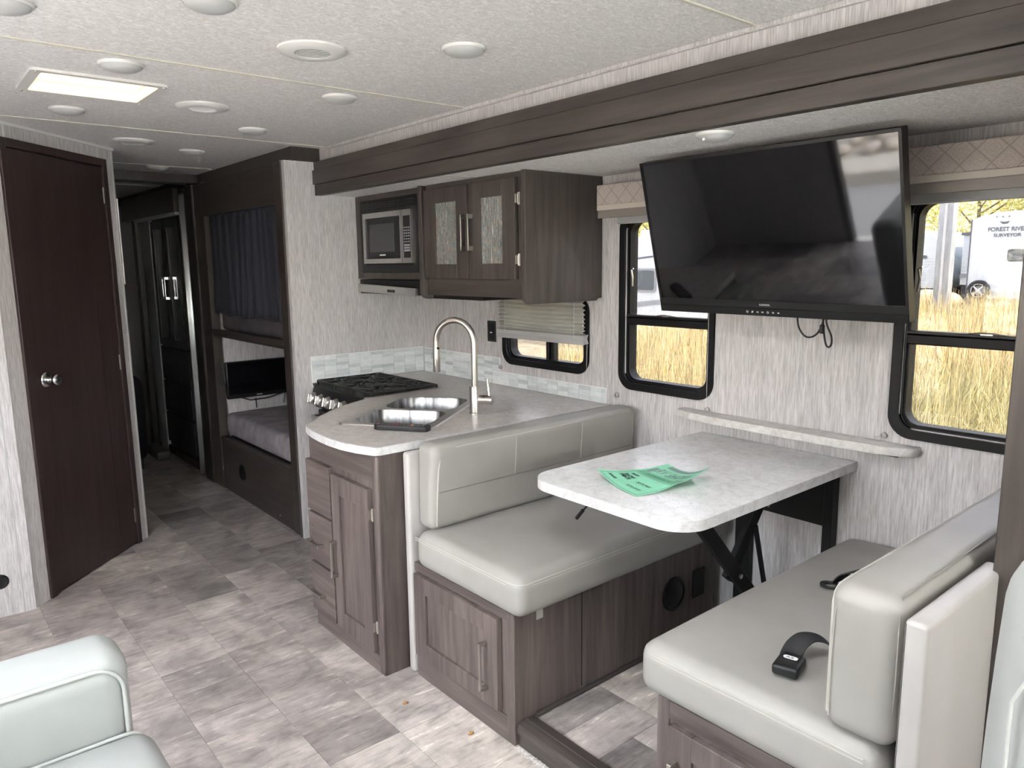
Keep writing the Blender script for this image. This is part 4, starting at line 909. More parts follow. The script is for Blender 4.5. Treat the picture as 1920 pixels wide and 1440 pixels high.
lv = ob('release_lever', tube(NB(), [(-1.50, 1.62, 0.79), (-1.566, 1.62, 0.750), (-1.600, 1.62, 0.714)], 0.0035, 8), blackm, tb)
ob('lever_grip', tube(NB(), [(-1.590, 1.62, 0.725), (-1.618, 1.62, 0.692)], 0.0062, 10), blackp, lv)
sh = thing('wall_ledge', 'narrow speckled ledge on the wall at the head of the table', 'shelf', (-1.33, 2.42, 0.882))
pl = [(-1.838, 2.462), (-1.838, 2.415), (-1.815, 2.400), (-1.76, 2.385), (-1.66, 2.374), (-1.5, 2.370), (-1.15, 2.370), (-1.02, 2.376), (-0.955, 2.390), (-0.925, 2.408), (-0.918, 2.43), (-0.918, 2.462)]
ob('ledge', prism(NB(), pl, 0.884, 0.912, bev=0.004), laminate('ledge_laminate', (0.46, 0.44, 0.42), (0.60, 0.58, 0.56), (0.72, 0.70, 0.68)), sh, 40)
ob('bracket', B(-1.78, -0.98, 2.44, 2.462, 0.868, 0.884, 0.002), blackm, sh)
# --- green flyer
fl = thing('flyer', 'curled green paper flyer lying on the dinette table', 'flyer', (-1.46, 1.79, ZTB))
pU = Vector((0.968, -0.25, 0)).normalized(); pV = Vector((0.25, 0.968, 0)).normalized(); pO = Vector((-1.571, 1.662, ZTB + 0.001))
def paper_z(u, v):   # u 0..0.216, v 0..0.279
    a = u / 0.216; b = v / 0.279
    z = 0.055 * max(0, (a + b - 1.15) / 0.85) ** 2.0 + 0.030 * max(0, (1 - a + 1 - b - 1.25) / 0.75) ** 2 + 0.006 * math.sin(math.pi * b) * 0.4
    z += 0.004 * (1 - abs(b - 0.5) * 6 if abs(b - 0.5) < 0.16 else 0) + 0.010 * max(0, (b - 0.55) / 0.45) * max(0, 0.5 - a) * 2
    return z
def pp(u, v, dz=0.0): return pO + pU * u + pV * v + Vector((0, 0, paper_z(u, v) + dz))
nu, nv = 18, 22
vs = [pp(0.216 * i / nu, 0.279 * j / nv) for j in range(nv + 1) for i in range(nu + 1)]; vs += [v + Vector((0, 0, 0.0004)) for v in vs]
K = (nu + 1) * (nv + 1); fc = []
for j in range(nv):
    for i in range(nu):
        q = (j * (nu + 1) + i, j * (nu + 1) + i + 1, (j + 1) * (nu + 1) + i + 1, (j + 1) * (nu + 1) + i); fc += [q, tuple(k + K for k in q)]
paper = raw('sheet', vs, fc, flat('mint_paper', (0.26, 0.66, 0.44), 0.7), fl, 60)
def printed(name, quads, mat, dz=0.0010, n=6):
    bm = NB()
    for (u0, u1, v0, v1) in quads:
        G = [[bm.verts.new(pp(u0 + (u1 - u0) * i / n, v0 + (v1 - v0) * j / n, dz)) for i in range(n + 1)] for j in range(n + 1)]
        for j in range(n):
            for i in range(n): bm.faces.new((G[j][i], G[j][i + 1], G[j + 1][i + 1], G[j + 1][i]))
    return ob(name, bm, mat, paper, 60)
ink = flat('black_ink', (0.035, 0.06, 0.05), 0.8); dgreen = flat('dark_green_ink', (0.16, 0.50, 0.30), 0.8); greyink = flat('grey_ink', (0.22, 0.32, 0.30), 0.8)
printed('print_band', [(0.012, 0.204, 0.148, 0.176)], dgreen); printed('print_band', [(0.012, 0.034, 0.178, 0.225), (0.160, 0.204, 0.178, 0.187), (0.03, 0.195, 0.252, 0.272)], greyink)
printed('print_border', [(0.010, 0.206, 0.008, 0.0094), (0.010, 0.206, 0.136, 0.1374), (0.010, 0.0114, 0.008, 0.137), (0.2046, 0.206, 0.008, 0.137), (0.012, 0.204, 0.1455, 0.147)], ink)
def ptext(s_, u, v, size, width, bold=0.0, m=ink, shear=0.0):
    cu_ = bpy.data.curves.new('t', 'FONT'); cu_.body = s_; cu_.size = size; cu_.offset = bold; cu_.shear = shear; cu_.resolution_u = 2
    t = bpy.data.objects.new('t', cu_); COL.objects.link(t); me = bpy.data.meshes.new_from_object(t.evaluated_get(bpy.context.evaluated_depsgraph_get()))
    bpy.data.objects.remove(t); bpy.data.curves.remove(cu_); bm = NB(); bm.from_mesh(me); bpy.data.meshes.remove(me)
    mx = max(v_.co.x for v_ in bm.verts)
    for v_ in bm.verts: v_.co = pp(u + v_.co.x / mx * width, v + v_.co.y, 0.0016)
    ob('lettering', bm, m, paper, 0)
ptext('RV SHOW', 0.036, 0.194, 0.058, 0.160, 0.0008, greyink, 0.15)
ptext('RV SHOW SPECIAL', 0.05, 0.155, 0.012, 0.12)
ptext('MSRP', 0.030, 0.112, 0.014, 0.035, 0.0004); ptext('SHOW', 0.022, 0.088, 0.020, 0.050, 0.001); ptext('PRICE', 0.022, 0.070, 0.020, 0.050, 0.001); ptext('SAVE', 0.022, 0.030, 0.016, 0.035, 0.0006)
ptext('$59,985', 0.105, 0.075, 0.018, 0.070); ptext('$20,000', 0.110, 0.035, 0.016, 0.066)

# ================================================================ television, valances, shade hardware
k_ = 0.91 / 0.735; tc = Vector((0, 0, 1.5)) + (Vector((-1.1033, 1.7889, 1.5683)) - Vector((0, 0, 1.5))) * k_
tl = 0.2646; TVM = frame_M(tc, (1, 0, -0.003), (0, math.sin(tl) * -1, math.cos(tl)), (0, -math.cos(tl), -math.sin(tl)))
tw, th_ = 0.91, 0.4487 * k_
tv = thing('television', 'large black flat television tilted down from the wall', 'television', (tc.x, tc.y + 0.1, tc.z - 0.28))
ob('bezel', ring(NB(), rrect(-tw / 2, tw / 2, -th_ / 2, th_ / 2, 0.004, 3), rrect(-tw / 2 + 0.009, tw / 2 - 0.009, -th_ / 2 + 0.052, th_ / 2 - 0.010, 0.001, 3), -0.035, 0.004, TVM), blackp, tv, 25)
ob('screen', B(-tw / 2 + 0.008, tw / 2 - 0.008, -th_ / 2 + 0.050, th_ / 2 - 0.009, -0.03, 0.0015, M=TVM), screen, tv)
ob('back_shell', B(-tw / 2 + 0.01, tw / 2 - 0.01, -th_ / 2 + 0.01, th_ / 2 - 0.02, -0.055, -0.03, 0.01, M=TVM), blackp, tv)
ob('chin', B(-tw / 2, tw / 2, -th_ / 2, -th_ / 2 + 0.028, 0.003, 0.007, 0.002, M=TVM), blackm, tv)
text_obj('lettering', 'connex.', whitep, tv, TVM @ Matrix.Translation((-0.032, -th_ / 2 + 0.036, 0.0042)), 0.014, 0.042, 0.0006)
for i in range(7):
    bmi = NB(); c_ = TVM @ Matrix.Translation((-0.078 + i * 0.0195, -th_ / 2 + 0.014, 0.007)); r_ = 0.0042
    if i in (0, 4): ring(bmi, [(r_ * math.cos(a), r_ * math.sin(a)) for a in np.linspace(0, 6.283, 13)[:-1]], [(r_ * 0.55 * math.cos(a), r_ * 0.55 * math.sin(a)) for a in np.linspace(0, 6.283, 13)[:-1]], 0, 0.0005, c_)
    elif i in (2, 3):
        s_ = -1 if i == 2 else 1
        for o_ in (-0.0022, 0.0022): prism(bmi, [(o_ - 0.002 * s_, -0.003), (o_ + 0.0026 * s_, 0), (o_ - 0.002 * s_, 0.003)], 0, 0.0005, c_)
    elif i == 1: box(bmi, -0.0035, 0.0015, -0.0035, 0.0015, 0, 0.0005, M=c_); box(bmi, -0.0005, 0.0038, -0.0005, 0.0038, 0, 0.0005, M=c_)
    elif i == 5: box(bmi, -0.0035, -0.0012, -0.003, 0.003, 0, 0.0005, M=c_); box(bmi, 0.0012, 0.0035, -0.003, 0.003, 0, 0.0005, M=c_)
    else: prism(bmi, [(-0.0045, -0.0015), (0.0, -0.003), (0.0045, -0.0015), (0.0, 0.003)], 0, 0.0005, c_)
    ob('touch_symbol', bmi, whitep, tv, 0)
ob('mount_arm', B(tc.x - 0.03, tc.x + 0.03, tc.y + 0.05, 2.45, 1.50, 1.56, 0.004), blackm, tv); ob('mount_plate', B(tc.x - 0.09, tc.x + 0.09, 2.444, 2.4625, 1.42, 1.64, 0.003), blackm, tv)
bl_ = TVM @ Vector((0.09, -th_ / 2 + 0.01, -0.04)); cx = bl_.x
def cb(pts): return tube(NB(), smooth(pts), 0.0032, 7)
Z_ = bl_.z
ob('cable', cb([(cx - 0.02, 2.33, Z_ + 0.02), (cx - 0.018, 2.34, Z_ - 0.02), (cx - 0.012, 2.345, Z_ - 0.06), (cx + 0.01, 2.35, Z_ - 0.088), (cx + 0.04, 2.35, Z_ - 0.084), (cx + 0.062, 2.35, Z_ - 0.055), (cx + 0.074, 2.35, Z_ + 0.0), (cx + 0.074, 2.34, Z_ + 0.03)]), blackp, tv, 60)
ob('cable', cb([(cx + 0.060, 2.34, Z_ + 0.03), (cx + 0.066, 2.35, Z_ - 0.02), (cx + 0.070, 2.352, Z_ - 0.06), (cx + 0.078, 2.354, Z_ - 0.105), (cx + 0.088, 2.354, Z_ - 0.118), (cx + 0.098, 2.354, Z_ - 0.108), (cx + 0.096, 2.354, Z_ - 0.08), (cx + 0.078, 2.352, Z_ - 0.035), (cx + 0.084, 2.34, Z_ + 0.03)]), blackp, tv, 60)
ob('plug', B(cx + 0.058, cx + 0.072, 2.345, 2.36, Z_ - 0.075, Z_ - 0.045, 0.003), blackp, tv); ob('cable_tie', B(cx + 0.064, cx + 0.088, 2.345, 2.362, Z_ - 0.028, Z_ - 0.020, 0.002), blackp, tv)

def fabric():
    m, nt, b = nodes('diamond_weave_fabric'); g = N(nt, 'ShaderNodeNewGeometry'); sp_ = N(nt, 'ShaderNodeSeparateXYZ'); nt.links.new(g.outputs['Position'], sp_.inputs[0])
    def mth(op, a, b_=None):
        n = N(nt, 'ShaderNodeMath', operation=op)
        for i, v in ((0, a), (1, b_)):
            if v is None: continue
            if isinstance(v, (int, float)): n.inputs[i].default_value = v
            else: nt.links.new(v, n.inputs[i])
        return n.outputs[0]
    u = mth('MULTIPLY', sp_.outputs[0], 12.5); v = mth('MULTIPLY', sp_.outputs[2], 12.5)
    tri = lambda e: mth('ABSOLUTE', mth('SUBTRACT', mth('MULTIPLY', mth('FRACT', e), 2.0), 1.0))
    d = mth('ADD', tri(u), tri(v)); rngs = mth('FRACT', mth('MULTIPLY', d, 3.0)); ln = mth('LESS_THAN', mth('ABSOLUTE', mth('SUBTRACT', d, 1.0)), 0.07)
    f = noise(nt, pos(nt), 380, 2); c = ramp(nt, [(0.3, (0.38, 0.335, 0.31)), (0.7, (0.53, 0.475, 0.44))], f)
    c = mix(nt, ramp(nt, [(0.45, (0, 0, 0)), (0.5, (0.25, 0.25, 0.25))], rngs), c, (0.34, 0.29, 0.26)); c = mix(nt, ln, c, (0.33, 0.285, 0.26))
    nt.links.new(c, b.inputs['Base Color']); b.inputs['Roughness'].default_value = 0.85; bump(nt, b, f, 0.3, 0.001); return m
fab = fabric(); taupe_b = flat('taupe_board', (0.22, 0.195, 0.175), 0.5); cream_b = flat('cream_strip', (0.50, 0.455, 0.40), 0.55)
for (x0, x1, lab) in ((-2.245, -1.66, 'diamond patterned window valance left of the television'), (-1.075, -0.462, 'diamond patterned window valance right of the television')):
    v = thing('window_valance', lab, 'valance', ((x0 + x1) / 2, 2.41, 1.69))
    ob('fabric_front', B(x0, x1, 2.362, 2.378, 1.742, 1.825, 0.003), fab, v); ob('cream_strip', B(x0 + 0.001, x1, 2.362, 2.378, 1.720, 1.742, 0.002), cream_b, v); ob('lower_board', B(x0 + 0.004, x1, 2.366, 2.380, 1.688, 1.720, 0.001), taupe_b, v)
    ob('return', B(x0, x0 + 0.012, 2.378, 2.4625, 1.70, 1.824, 0.001), fab, v); ob('top_board', B(x0, x1, 2.378, 2.4625, 1.812, 1.824), taupe_b, v)
for (x0, x1, lab) in ((-2.192, -1.70, 'grey shade bar at the top of the tall window'), (-1.03, -0.50, 'grey shade bar at the top of the right window')):
    r_ = thing('roller_shade', lab, 'shade', ((x0 + x1) / 2, 2.44, 1.664))
    ob('shade_bar', B(x0, x1, 2.430, 2.455, 1.664, 1.700, 0.004), greyp, r_); ob('shade_roll', B(x0, x1, 2.42, 2.458, 1.700, 1.76, 0.01, 2), lens, r_)
for (x, z, lab, zt_) in ((-3.026, 0.962, 'clear cord clip on the wall left of the small window', 1.13), (-2.203, 0.917, 'clear cord clip on the wall below the tall window left side', None), (-1.724, 0.917, 'clear cord clip on the wall below the tall window right side', 1.67), (-1.036, 0.930, 'clear cord clip on the wall below the right window', 1.66)):
    c = thing('cord_clip', lab, 'clip', (x, 2.46, z - 0.012))
    ob('clip_body', lathe(NB(), [(0, 0), (0.011, 0), (0.011, 0.010), (0.006, 0.012), (0.005, 0.006), (0, 0.006)], axis_M((x, 2.463, z), (0, -1, 0)), 14), flat('clear_plastic', (0.42, 0.40, 0.39), 0.15), c, 40)
    ob('clip_tail', tube(NB(), [(x - 0.010, 2.457, z - 0.004), (x - 0.028, 2.460, z - 0.010)], 0.0015, 5), greyp, c)
    if zt_: ob('cord', tube(NB(), [(x, 2.453, z), (x, 2.448, zt_)], 0.0010, 5), whitep, c)
# ================================================================ ceiling fittings
lab = {(-1.825, 1.363): 'round dome light above the dinette, nearest the fascia beam', (-2.614, 1.373): 'round dome light in the fascia side row, second from the right', (-3.449, 1.369): 'round dome light in the fascia side row, third from the right', (-4.255, 1.345): 'round dome light in the dim ceiling before the hall', (-5.008, 1.370): 'faint dome light at the dark hall header',
       (-2.602, 0.632): 'round dome light at the right of the roof vent', (-3.432, 0.625): 'round dome light between the roof vent and bathroom door', (-1.88, 0.66): 'dome light cut by the top edge of the picture', (-2.18, 0.287): 'dome light in the top left corner of the picture'}
first = None
def dome(x, y, zc_, label, r=0.062):
    t = thing('dome_light', label, 'light', (x, y, zc_ - 0.03), 'dome lights on the ceilings'); M = Matrix.Translation((x, y, zc_))
    ob('light_ring', lathe(NB(), [(r + 0.002, 0.0), (r + 0.002, -0.004), (r - 0.002, -0.008), (r - 0.004, -0.006)], M, 32), whitep, t, 50)
    ob('light_lens', lathe(NB(), [(r - 0.003, -0.005), (r * 0.9, -0.012), (r * 0.7, -0.019), (r * 0.4, -0.024), (0, -0.026)], M, 32), lens, t, 80)
    return t
for (x, y), l in lab.items(): dome(x, y, ZC, l)
sl = dome(-1.353, 1.928, ZS, 'small dome light on the low ceiling above the television', 0.055)
ob('switch_button', B(-1.358, -1.350, 1.872, 1.880, ZS - 0.026, ZS - 0.018, 0.001), whitep, sl)
def air(x, y, label, tilt):
    t = thing('air_vent', label, 'air vent', (x, y, ZC - 0.02), 'round air vents in the ceiling'); M = Matrix.Translation((x, y, ZC))
    ob('vent_ring', lathe(NB(), [(0.098, 0.0), (0.097, -0.005), (0.090, -0.010), (0.060, -0.014), (0.052, -0.013), (0.050, -0.002)], M, 40), whitep, t, 40)
    ob('vent_throat', lathe(NB(), [(0.050, -0.004), (0.0, -0.003)], M, 32), flat('vent_dark', (0.10, 0.10, 0.10), 0.6), t)
    for i in range(6):
        o_ = -0.036 + i * 0.0145; L = math.sqrt(max(0.0, 0.049 ** 2 - o_ ** 2)); Mv = M @ Matrix.Rotation(tilt, 4, 'Z') @ Matrix.Translation((0, o_, -0.010)) @ Matrix.Rotation(0.6, 4, 'X')
        ob('vane', B(-L, L, -0.006, 0.006, -0.0008, 0.0008, M=Mv), whitep, t)
air(-2.106, 1.025, 'round slatted air vent nearest the camera on the ceiling', 1.4); air(-3.073, 1.025, 'round slatted air vent between two ceiling seams past the roof vent', 1.0); air(-4.085, 1.016, 'round slatted air vent in the dim ceiling by the bathroom door', 0.4)

# ================================================================ hall, bunks, bedroom
bk_ = thing('bunk_bed', 'dark wooden built-in double bunk in the hall', 'bunk', (-4.5, 1.7, 0.0))
ob('end_post', B(-3.905, -3.802, 1.640, 1.70, 0.0, 2.040, 0.003), hallwood, bk_)
ob('post_edge', B(-3.815, -3.799, 1.634, 1.70, 0.0, 2.046, 0.003), dwood_z, bk_)
ob('head_post', B(-5.25, -5.062, 1.640, 1.70, 0.0, 2.040, 0.003), hallwood, bk_); ob('corner_post', B(-5.392, -5.235, 1.628, 1.70, 0.0, 2.045, 0.004), hallwood, bk_)
ob('header', B(-5.062, -3.905, 1.640, 1.66, 1.832, 2.040), wood('hall_wood_x', (0.035, 0.029, 0.026), (0.065, 0.054, 0.048), 'x', 0.4, 0.4), bk_)
hwx = bpy.data.materials['hall_wood_x']
rail_ = ob('lower_panel', B(-5.062, -3.905, 1.648, 1.668, 0.0, 0.360, 0.002), hwx, bk_)
ob('panel_cap', B(-5.062, -3.905, 1.644, 1.69, 0.350, 0.366, 0.003), hwx, bk_)
ob('floor_register', lathe(NB(), [(0, 0), (0.052, 0), (0.052, 0.006), (0.044, 0.010), (0.026, 0.006), (0.016, 0.012), (0, 0.013)], axis_M((-4.70, 1.648, 0.185), (0, -1, 0)), 24), blackp, bk_, 40)
ob('screw_cap', lathe(NB(), [(0, 0), (0.006, 0), (0.005, 0.003), (0, 0.003)], axis_M((-4.12, 1.648, 0.045), (0, -1, 0)), 10), nickel, bk_)
for z0, z1, d in ((1.052, 1.072, 0.0), (1.074, 1.098, 0.006)): ob('upper_rail', B(-5.062, -3.905, 1.645 - d, 1.675, z0, z1, 0.002), hwx, bk_)
ob('upper_deck', B(-5.08, -3.802, 1.66, 2.49, 1.060, 1.085), hwx, bk_); ob('lower_deck', B(-5.08, -3.802, 1.67, 2.49, 0.335, 0.355), hwx, bk_)
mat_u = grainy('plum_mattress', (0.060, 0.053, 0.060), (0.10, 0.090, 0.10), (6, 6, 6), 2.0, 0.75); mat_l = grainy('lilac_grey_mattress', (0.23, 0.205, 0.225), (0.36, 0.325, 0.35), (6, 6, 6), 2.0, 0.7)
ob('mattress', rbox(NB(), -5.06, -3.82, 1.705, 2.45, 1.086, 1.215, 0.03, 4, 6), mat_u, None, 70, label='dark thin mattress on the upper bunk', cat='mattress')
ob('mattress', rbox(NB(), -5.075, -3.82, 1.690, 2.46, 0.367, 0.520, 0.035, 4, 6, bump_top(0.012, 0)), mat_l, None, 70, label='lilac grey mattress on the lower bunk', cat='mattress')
cu2 = thing('bunk_curtain', 'dark navy curtain hanging in folds across the upper bunk', 'curtain', (-4.48, 1.70, 1.20))
bm = NB(); nx, nz = 140, 14; G = []
for j in range(nz + 1):
    f = j / nz; row = []
    for i in range(nx + 1):
        u = i / nx; x = -5.078 + 1.165 * u + 0.03 * (1 - f) * math.sin(u * 9); am = 0.010 + 0.016 * (1 - f)
        y = 1.678 + 0.75 * am * math.sin(u * 62 + 2.2 * math.sin(u * 11) + 0.8 * (1 - f)) + 0.006 * math.sin(u * 150); z = 1.200 + (1.845 - 1.200) * f + 0.010 * (1 - f) * math.sin(u * 21)
        row.append(bm.verts.new((x, y, z)))
    G.append(row)
for j in range(nz):
    for i in range(nx): bm.faces.new((G[j][i], G[j][i + 1], G[j + 1][i + 1], G[j + 1][i]))
cl = ob('cloth', bm, flat('navy_cloth', (0.022, 0.023, 0.033), 0.85), cu2, 80); md = cl.modifiers.new('thickness', 'SOLIDIFY'); md.thickness = 0.002
ob('curtain_track', B(-5.06, -3.905, 1.670, 1.685, 1.846, 1.862), whitep, cu2)
bt = thing('small_television', 'small black television on the wall inside the lower bunk', 'television', (-5.06, 1.92, 0.61))
ob('bezel', B(-5.072, -5.045, 1.705, 2.140, 0.612, 0.866, 0.006, 2), blackp, bt); ob('screen', B(-5.046, -5.0435, 1.716, 2.130, 0.640, 0.856), screen, bt); ob('badge', B(-5.045, -5.0425, 1.905, 1.945, 0.622, 0.630), greyp, bt)
ob('cable', tube(NB(), [(-5.06, 1.80, 0.615), (-5.05, 1.86, 0.590), (-5.05, 1.98, 0.592), (-5.05, 2.09, 0.615), (-5.055, 2.135, 0.64)], 0.004, 6), blackp, bt, 60)
ob('cable', tube(NB(), [(-5.055, 1.90, 0.60), (-5.055, 1.902, 0.53)], 0.004, 6), blackp, bt); ob('cable', tube(NB(), [(-5.055, 2.115, 0.62), (-5.055, 2.10, 0.54)], 0.004, 6), blackp, bt)
hs = thing('hanging_strap', 'dark strap hanging beside the small bunk television', 'strap', (-5.06, 1.68, 0.70))
ob('strap', ribbon(NB(), [(-5.07, 1.655, 0.93), (-5.065, 1.658, 0.86), (-5.06, 1.668, 0.78), (-5.055, 1.685, 0.72), (-5.05, 1.705, 0.715)], Vector((0.3, 0.9, 0.3)), 0.014), web, hs, 60)
bh = thing('trim_3', 'dark wooden header over the bedroom doorway', 'header', (-5.31, 1.4, 2.06), kind='structure')
ob('header_board', B(-5.36, -5.31, 0.98, 1.86, 2.062, ZC, 0.002), hallwood, bh); ob('track', B(-5.35, -5.325, 0.98, 1.63, 2.050, 2.063), blackm, bh)
# sliding door edge
PDM = Matrix.Translation((-5.44, 1.645, 0)) @ Matrix.Rotation(math.radians(-13), 4, 'Z')
ob('pocket_door', B(-0.015, 0.015, -0.042, 0.042, 0.02, 2.03, 0.004, 2, M=PDM), flat('satin_aluminium', (0.22, 0.225, 0.225), 0.22, 1.0), None, label='shiny metal edge of the sliding bedroom door', cat='door')
ob('door_jamb', B(-5.50, -5.40, 1.668, 1.80, 0.0, 2.04, 0.003), hallwood, None, label='dark jamb behind the sliding bedroom door', cat='jamb')
S('wall_partition', B(-5.46, -5.40, 1.80, 2.50, 0.0, 2.06), wallp, 'partition between bunks and bedroom')
# bedroom wardrobe
wr = thing('wardrobe', 'tall dark bedroom wardrobe with two glass doors and drawers', 'wardrobe', (-6.0, 1.9, 0.0))
greyw = wood('slate_wood', (0.050, 0.047, 0.047), (0.085, 0.080, 0.080), 'z', 0.4, 0.4)
ob('carcass', B(-6.42, -5.56, 1.68, 2.30, 0.06, 1.93), greyw, wr); ob('plinth', B(-6.42, -5.56, 1.66, 2.30, 0.0, 0.06), hallwood, wr)
RMw = frame_M((0, 1.68, 0), (1, 0, 0), (0, 0, 1), (0, -1, 0))
for u0, u1, hu in ((-6.40, -6.055, -6.08), (-6.045, -5.70, -6.02)):
    dd = shaker(wr, RMw, u0, u1, 0.90, 1.86, greyw, greyw, 0.06, 0.022, 0.06, panel=flat('mirror_glass', (0.10, 0.105, 0.105), 0.08, spec=0.8) if 'mirror_glass' not in bpy.data.materials else bpy.data.materials['mirror_glass'])
    pull(dd, (hu, 1.658, 1.35), (0, 0, 1), (0, -1, 0), 0.17, 0.02, 0.035, chrome, 0.02)
for z0, z1 in ((0.62, 0.885), (0.36, 0.605), (0.10, 0.345)): ob('drawer', B(-6.40, -5.70, z0, z1, 0.001, 0.02, 0.002, M=RMw), greyw, wr)
ob('dark_shelf_sheet', B(-5.69, -5.57, 0.10, 1.86, -0.004, 0.002, M=RMw), blackm, wr)  # flat black sheet stands in for the dark inside of open shelves
for z in (0.86, 0.60): ob('shelf_edge', B(-5.69, -5.57, z, z + 0.012, 0.0, 0.006, M=RMw), greyw, wr)
fs = thing('bedroom_fascia', 'dark wooden fascia and post framing the bedroom wardrobe', 'fascia', (-6.3, 1.6, 0.0))
ob('fascia_board', B(-6.95, -5.50, 1.585, 1.625, 1.885, 2.045, 0.004), hallwood, fs); ob('side_post', B(-6.72, -6.62, 1.60, 1.64, 0.0, 1.885, 0.003), hallwood, fs); ob('light_strip', B(-6.60, -5.50, 1.590, 1.63, 1.865, 1.885, 0.002), greyp, fs)
S('wall_bedroom', B(-6.62, -6.44, 1.66, 1.72, 0.0, 1.95), wallp, 'papered strip beside the bedroom wardrobe')
S('wall_bedroom', B(-7.6, -6.72, 1.70, 1.74, 0.0, 2.1), wallp, 'papered bedroom wall past the dark post')
bd = thing('bed', 'low bed under a dark navy blanket in the bedroom', 'bed', (-6.6, 1.2, 0.0))
ob('bed_base', B(-7.5, -5.98, 0.985, 1.36, 0.0, 0.30), hallwood, bd)
ob('blanket', rbox(NB(), -7.5, -5.93, 0.985, 1.41, 0.05, 0.72, 0.10, 5, 6), flat('navy_blanket', (0.012, 0.013, 0.022), 0.9), bd, 80)
ob('slipper_box', rbox(NB(), -6.55, -6.15, 1.50, 1.60, 0.0, 0.07, 0.015, 3, 3), flat('dark_grey_box', (0.08, 0.08, 0.085), 0.6), None, 60, label='low dark grey box on the bedroom floor by the wardrobe', cat='box')
ob('wall_chart', B(-4.52, -4.36, 0.979, 0.983, 1.42, 1.86), whitep, None, label='edge of a white notice on the hall wall by the bathroom', cat='notice')
# black round receptacle on the bathroom wall
rc = thing('wall_receptacle', 'round black receptacle low on the wall at the left edge', 'outlet', (-3.77, 0.245, 0.13))
ob('receptacle', lathe(NB(), [(0, 0), (0.032, 0), (0.032, 0.006), (0.026, 0.012), (0.018, 0.010), (0, 0.010)], axis_M((-3.772, 0.243, 0.162), (1, 0, 0)), 24), blackp, rc, 40); ob('cap_hinge', B(-3.762, -3.756, 0.225, 0.255, 0.178, 0.190, 0.002), blackp, rc)

# ================================================================ sofa and chair
so = thing('sofa', 'pale vinyl sofa with rounded arm at the lower left', 'sofa', (-1.1, -0.1, 0.0))
def arm_bulge(p, q): return np.array((0, 0.0, -0.012 * (2 * q[0] - 1) ** 2 if q[2] > 0.7 else 0))
ob('armrest', rbox(NB(), -2.000, -1.812, -0.50, 0.345, 0.06, 0.625, 0.060, 6, 6, arm_bulge), white_v, so, 80)
ob('arm_piping', tube(NB(), [(-1.8155, -0.45, 0.592)] + [(-1.8155, 0.262 + 0.063 * math.sin(t), 0.529 + 0.063 * math.cos(t)) for t in [math.pi / 2 * i / 10 for i in range(11)]] + [(-1.8155, 0.325, 0.42)], 0.005, 8), seam_w, so, 60)
ob('seat_cushion', rbox(NB(), -1.808, -1.10, -0.35, 0.372, 0.27, 0.432, 0.05, 5, 8, bump_top(0.016, 0)), white_v, so, 80); ob('seat_cushion', rbox(NB(), -1.095, -0.40, -0.35, 0.372, 0.27, 0.432, 0.05, 5, 8, bump_top(0.016, 0)), white_v, so, 80)
ob('seat_piping', tube(NB(), [(-1.800, -0.30, 0.424), (-1.800, 0.30, 0.424)] + [(-1.799, 0.315 + 0.043 * math.sin(t), 0.381 + 0.043 * math.cos(t)) for t in [math.pi / 2 * i / 8 for i in range(9)]], 0.005, 8), seam_w, so, 60)
ob('sofa_base', B(-1.99, -0.22, -0.50, 0.335, 0.03, 0.27, 0.01), white_v, so)
ob('backrest', rbox(NB(), -1.808, -0.40, -0.56, -0.34, 0.30, 0.86, 0.06, 5, 6), white_v, so, 80)
ob('armrest', rbox(NB(), -0.39, -0.21, -0.50, 0.345, 0.06, 0.625, 0.060, 6, 6, arm_bulge), white_v, so, 80)
ch = thing('recliner', 'white vinyl recliner back cut by the right edge', 'chair', (-0.05, 1.1, 0.0))
def rc_b(p, q): return np.array((-0.014 * (1 - (2 * q[2] - 1) ** 2) * (1 if q[0] < 0.5 else 0), 0, 0))
ob('backrest', rbox(NB(), -0.272, 0.18, 0.97, 1.20, 0.30, 1.17, 0.085, 6, 8, rc_b), white_v, ch, 80)
ob('side_seam', tube(NB(), [(-0.225, 0.969, 0.62), (-0.240, 0.968, 0.85), (-0.240, 0.968, 0.98), (-0.21, 0.972, 1.06)], 0.0025, 6), seam_w, ch, 60)
ob('seat', rbox(NB(), -0.22, 0.18, 0.62, 1.02, 0.05, 0.42, 0.06, 5, 5), white_v, ch, 80)
# dry leaf crumbs on the floor
leafm = flat('dry_leaf', (0.42, 0.22, 0.08), 0.7)
def crumb(px_, py_, label, s_):
    vs_ = [(px_ + s_ * math.cos(a) * (0.6 + 0.4 * math.sin(3 * a)), py_ + s_ * math.sin(a), 0.0015 + 0.004 * (i % 2)) for i, a in enumerate(np.linspace(0, 6.28, 8)[:-1])]
    top_ = [(x, y, z + 0.0012) for x, y, z in vs_]; n_ = len(vs_)
    raw('dry_leaf', vs_ + top_, [tuple(range(n_))[::-1], tuple(range(n_, 2 * n_))] + [(i, (i + 1) % n_, n_ + (i + 1) % n_, n_ + i) for i in range(n_)], leafm, label=label, cat='leaf')
crumb(-2.055, 1.22, 'tiny dry leaf crumb on the floor below the pale panel', 0.010); crumb(-1.77, 1.29, 'tiny dry leaf crumb on the floor below the bench door', 0.011)
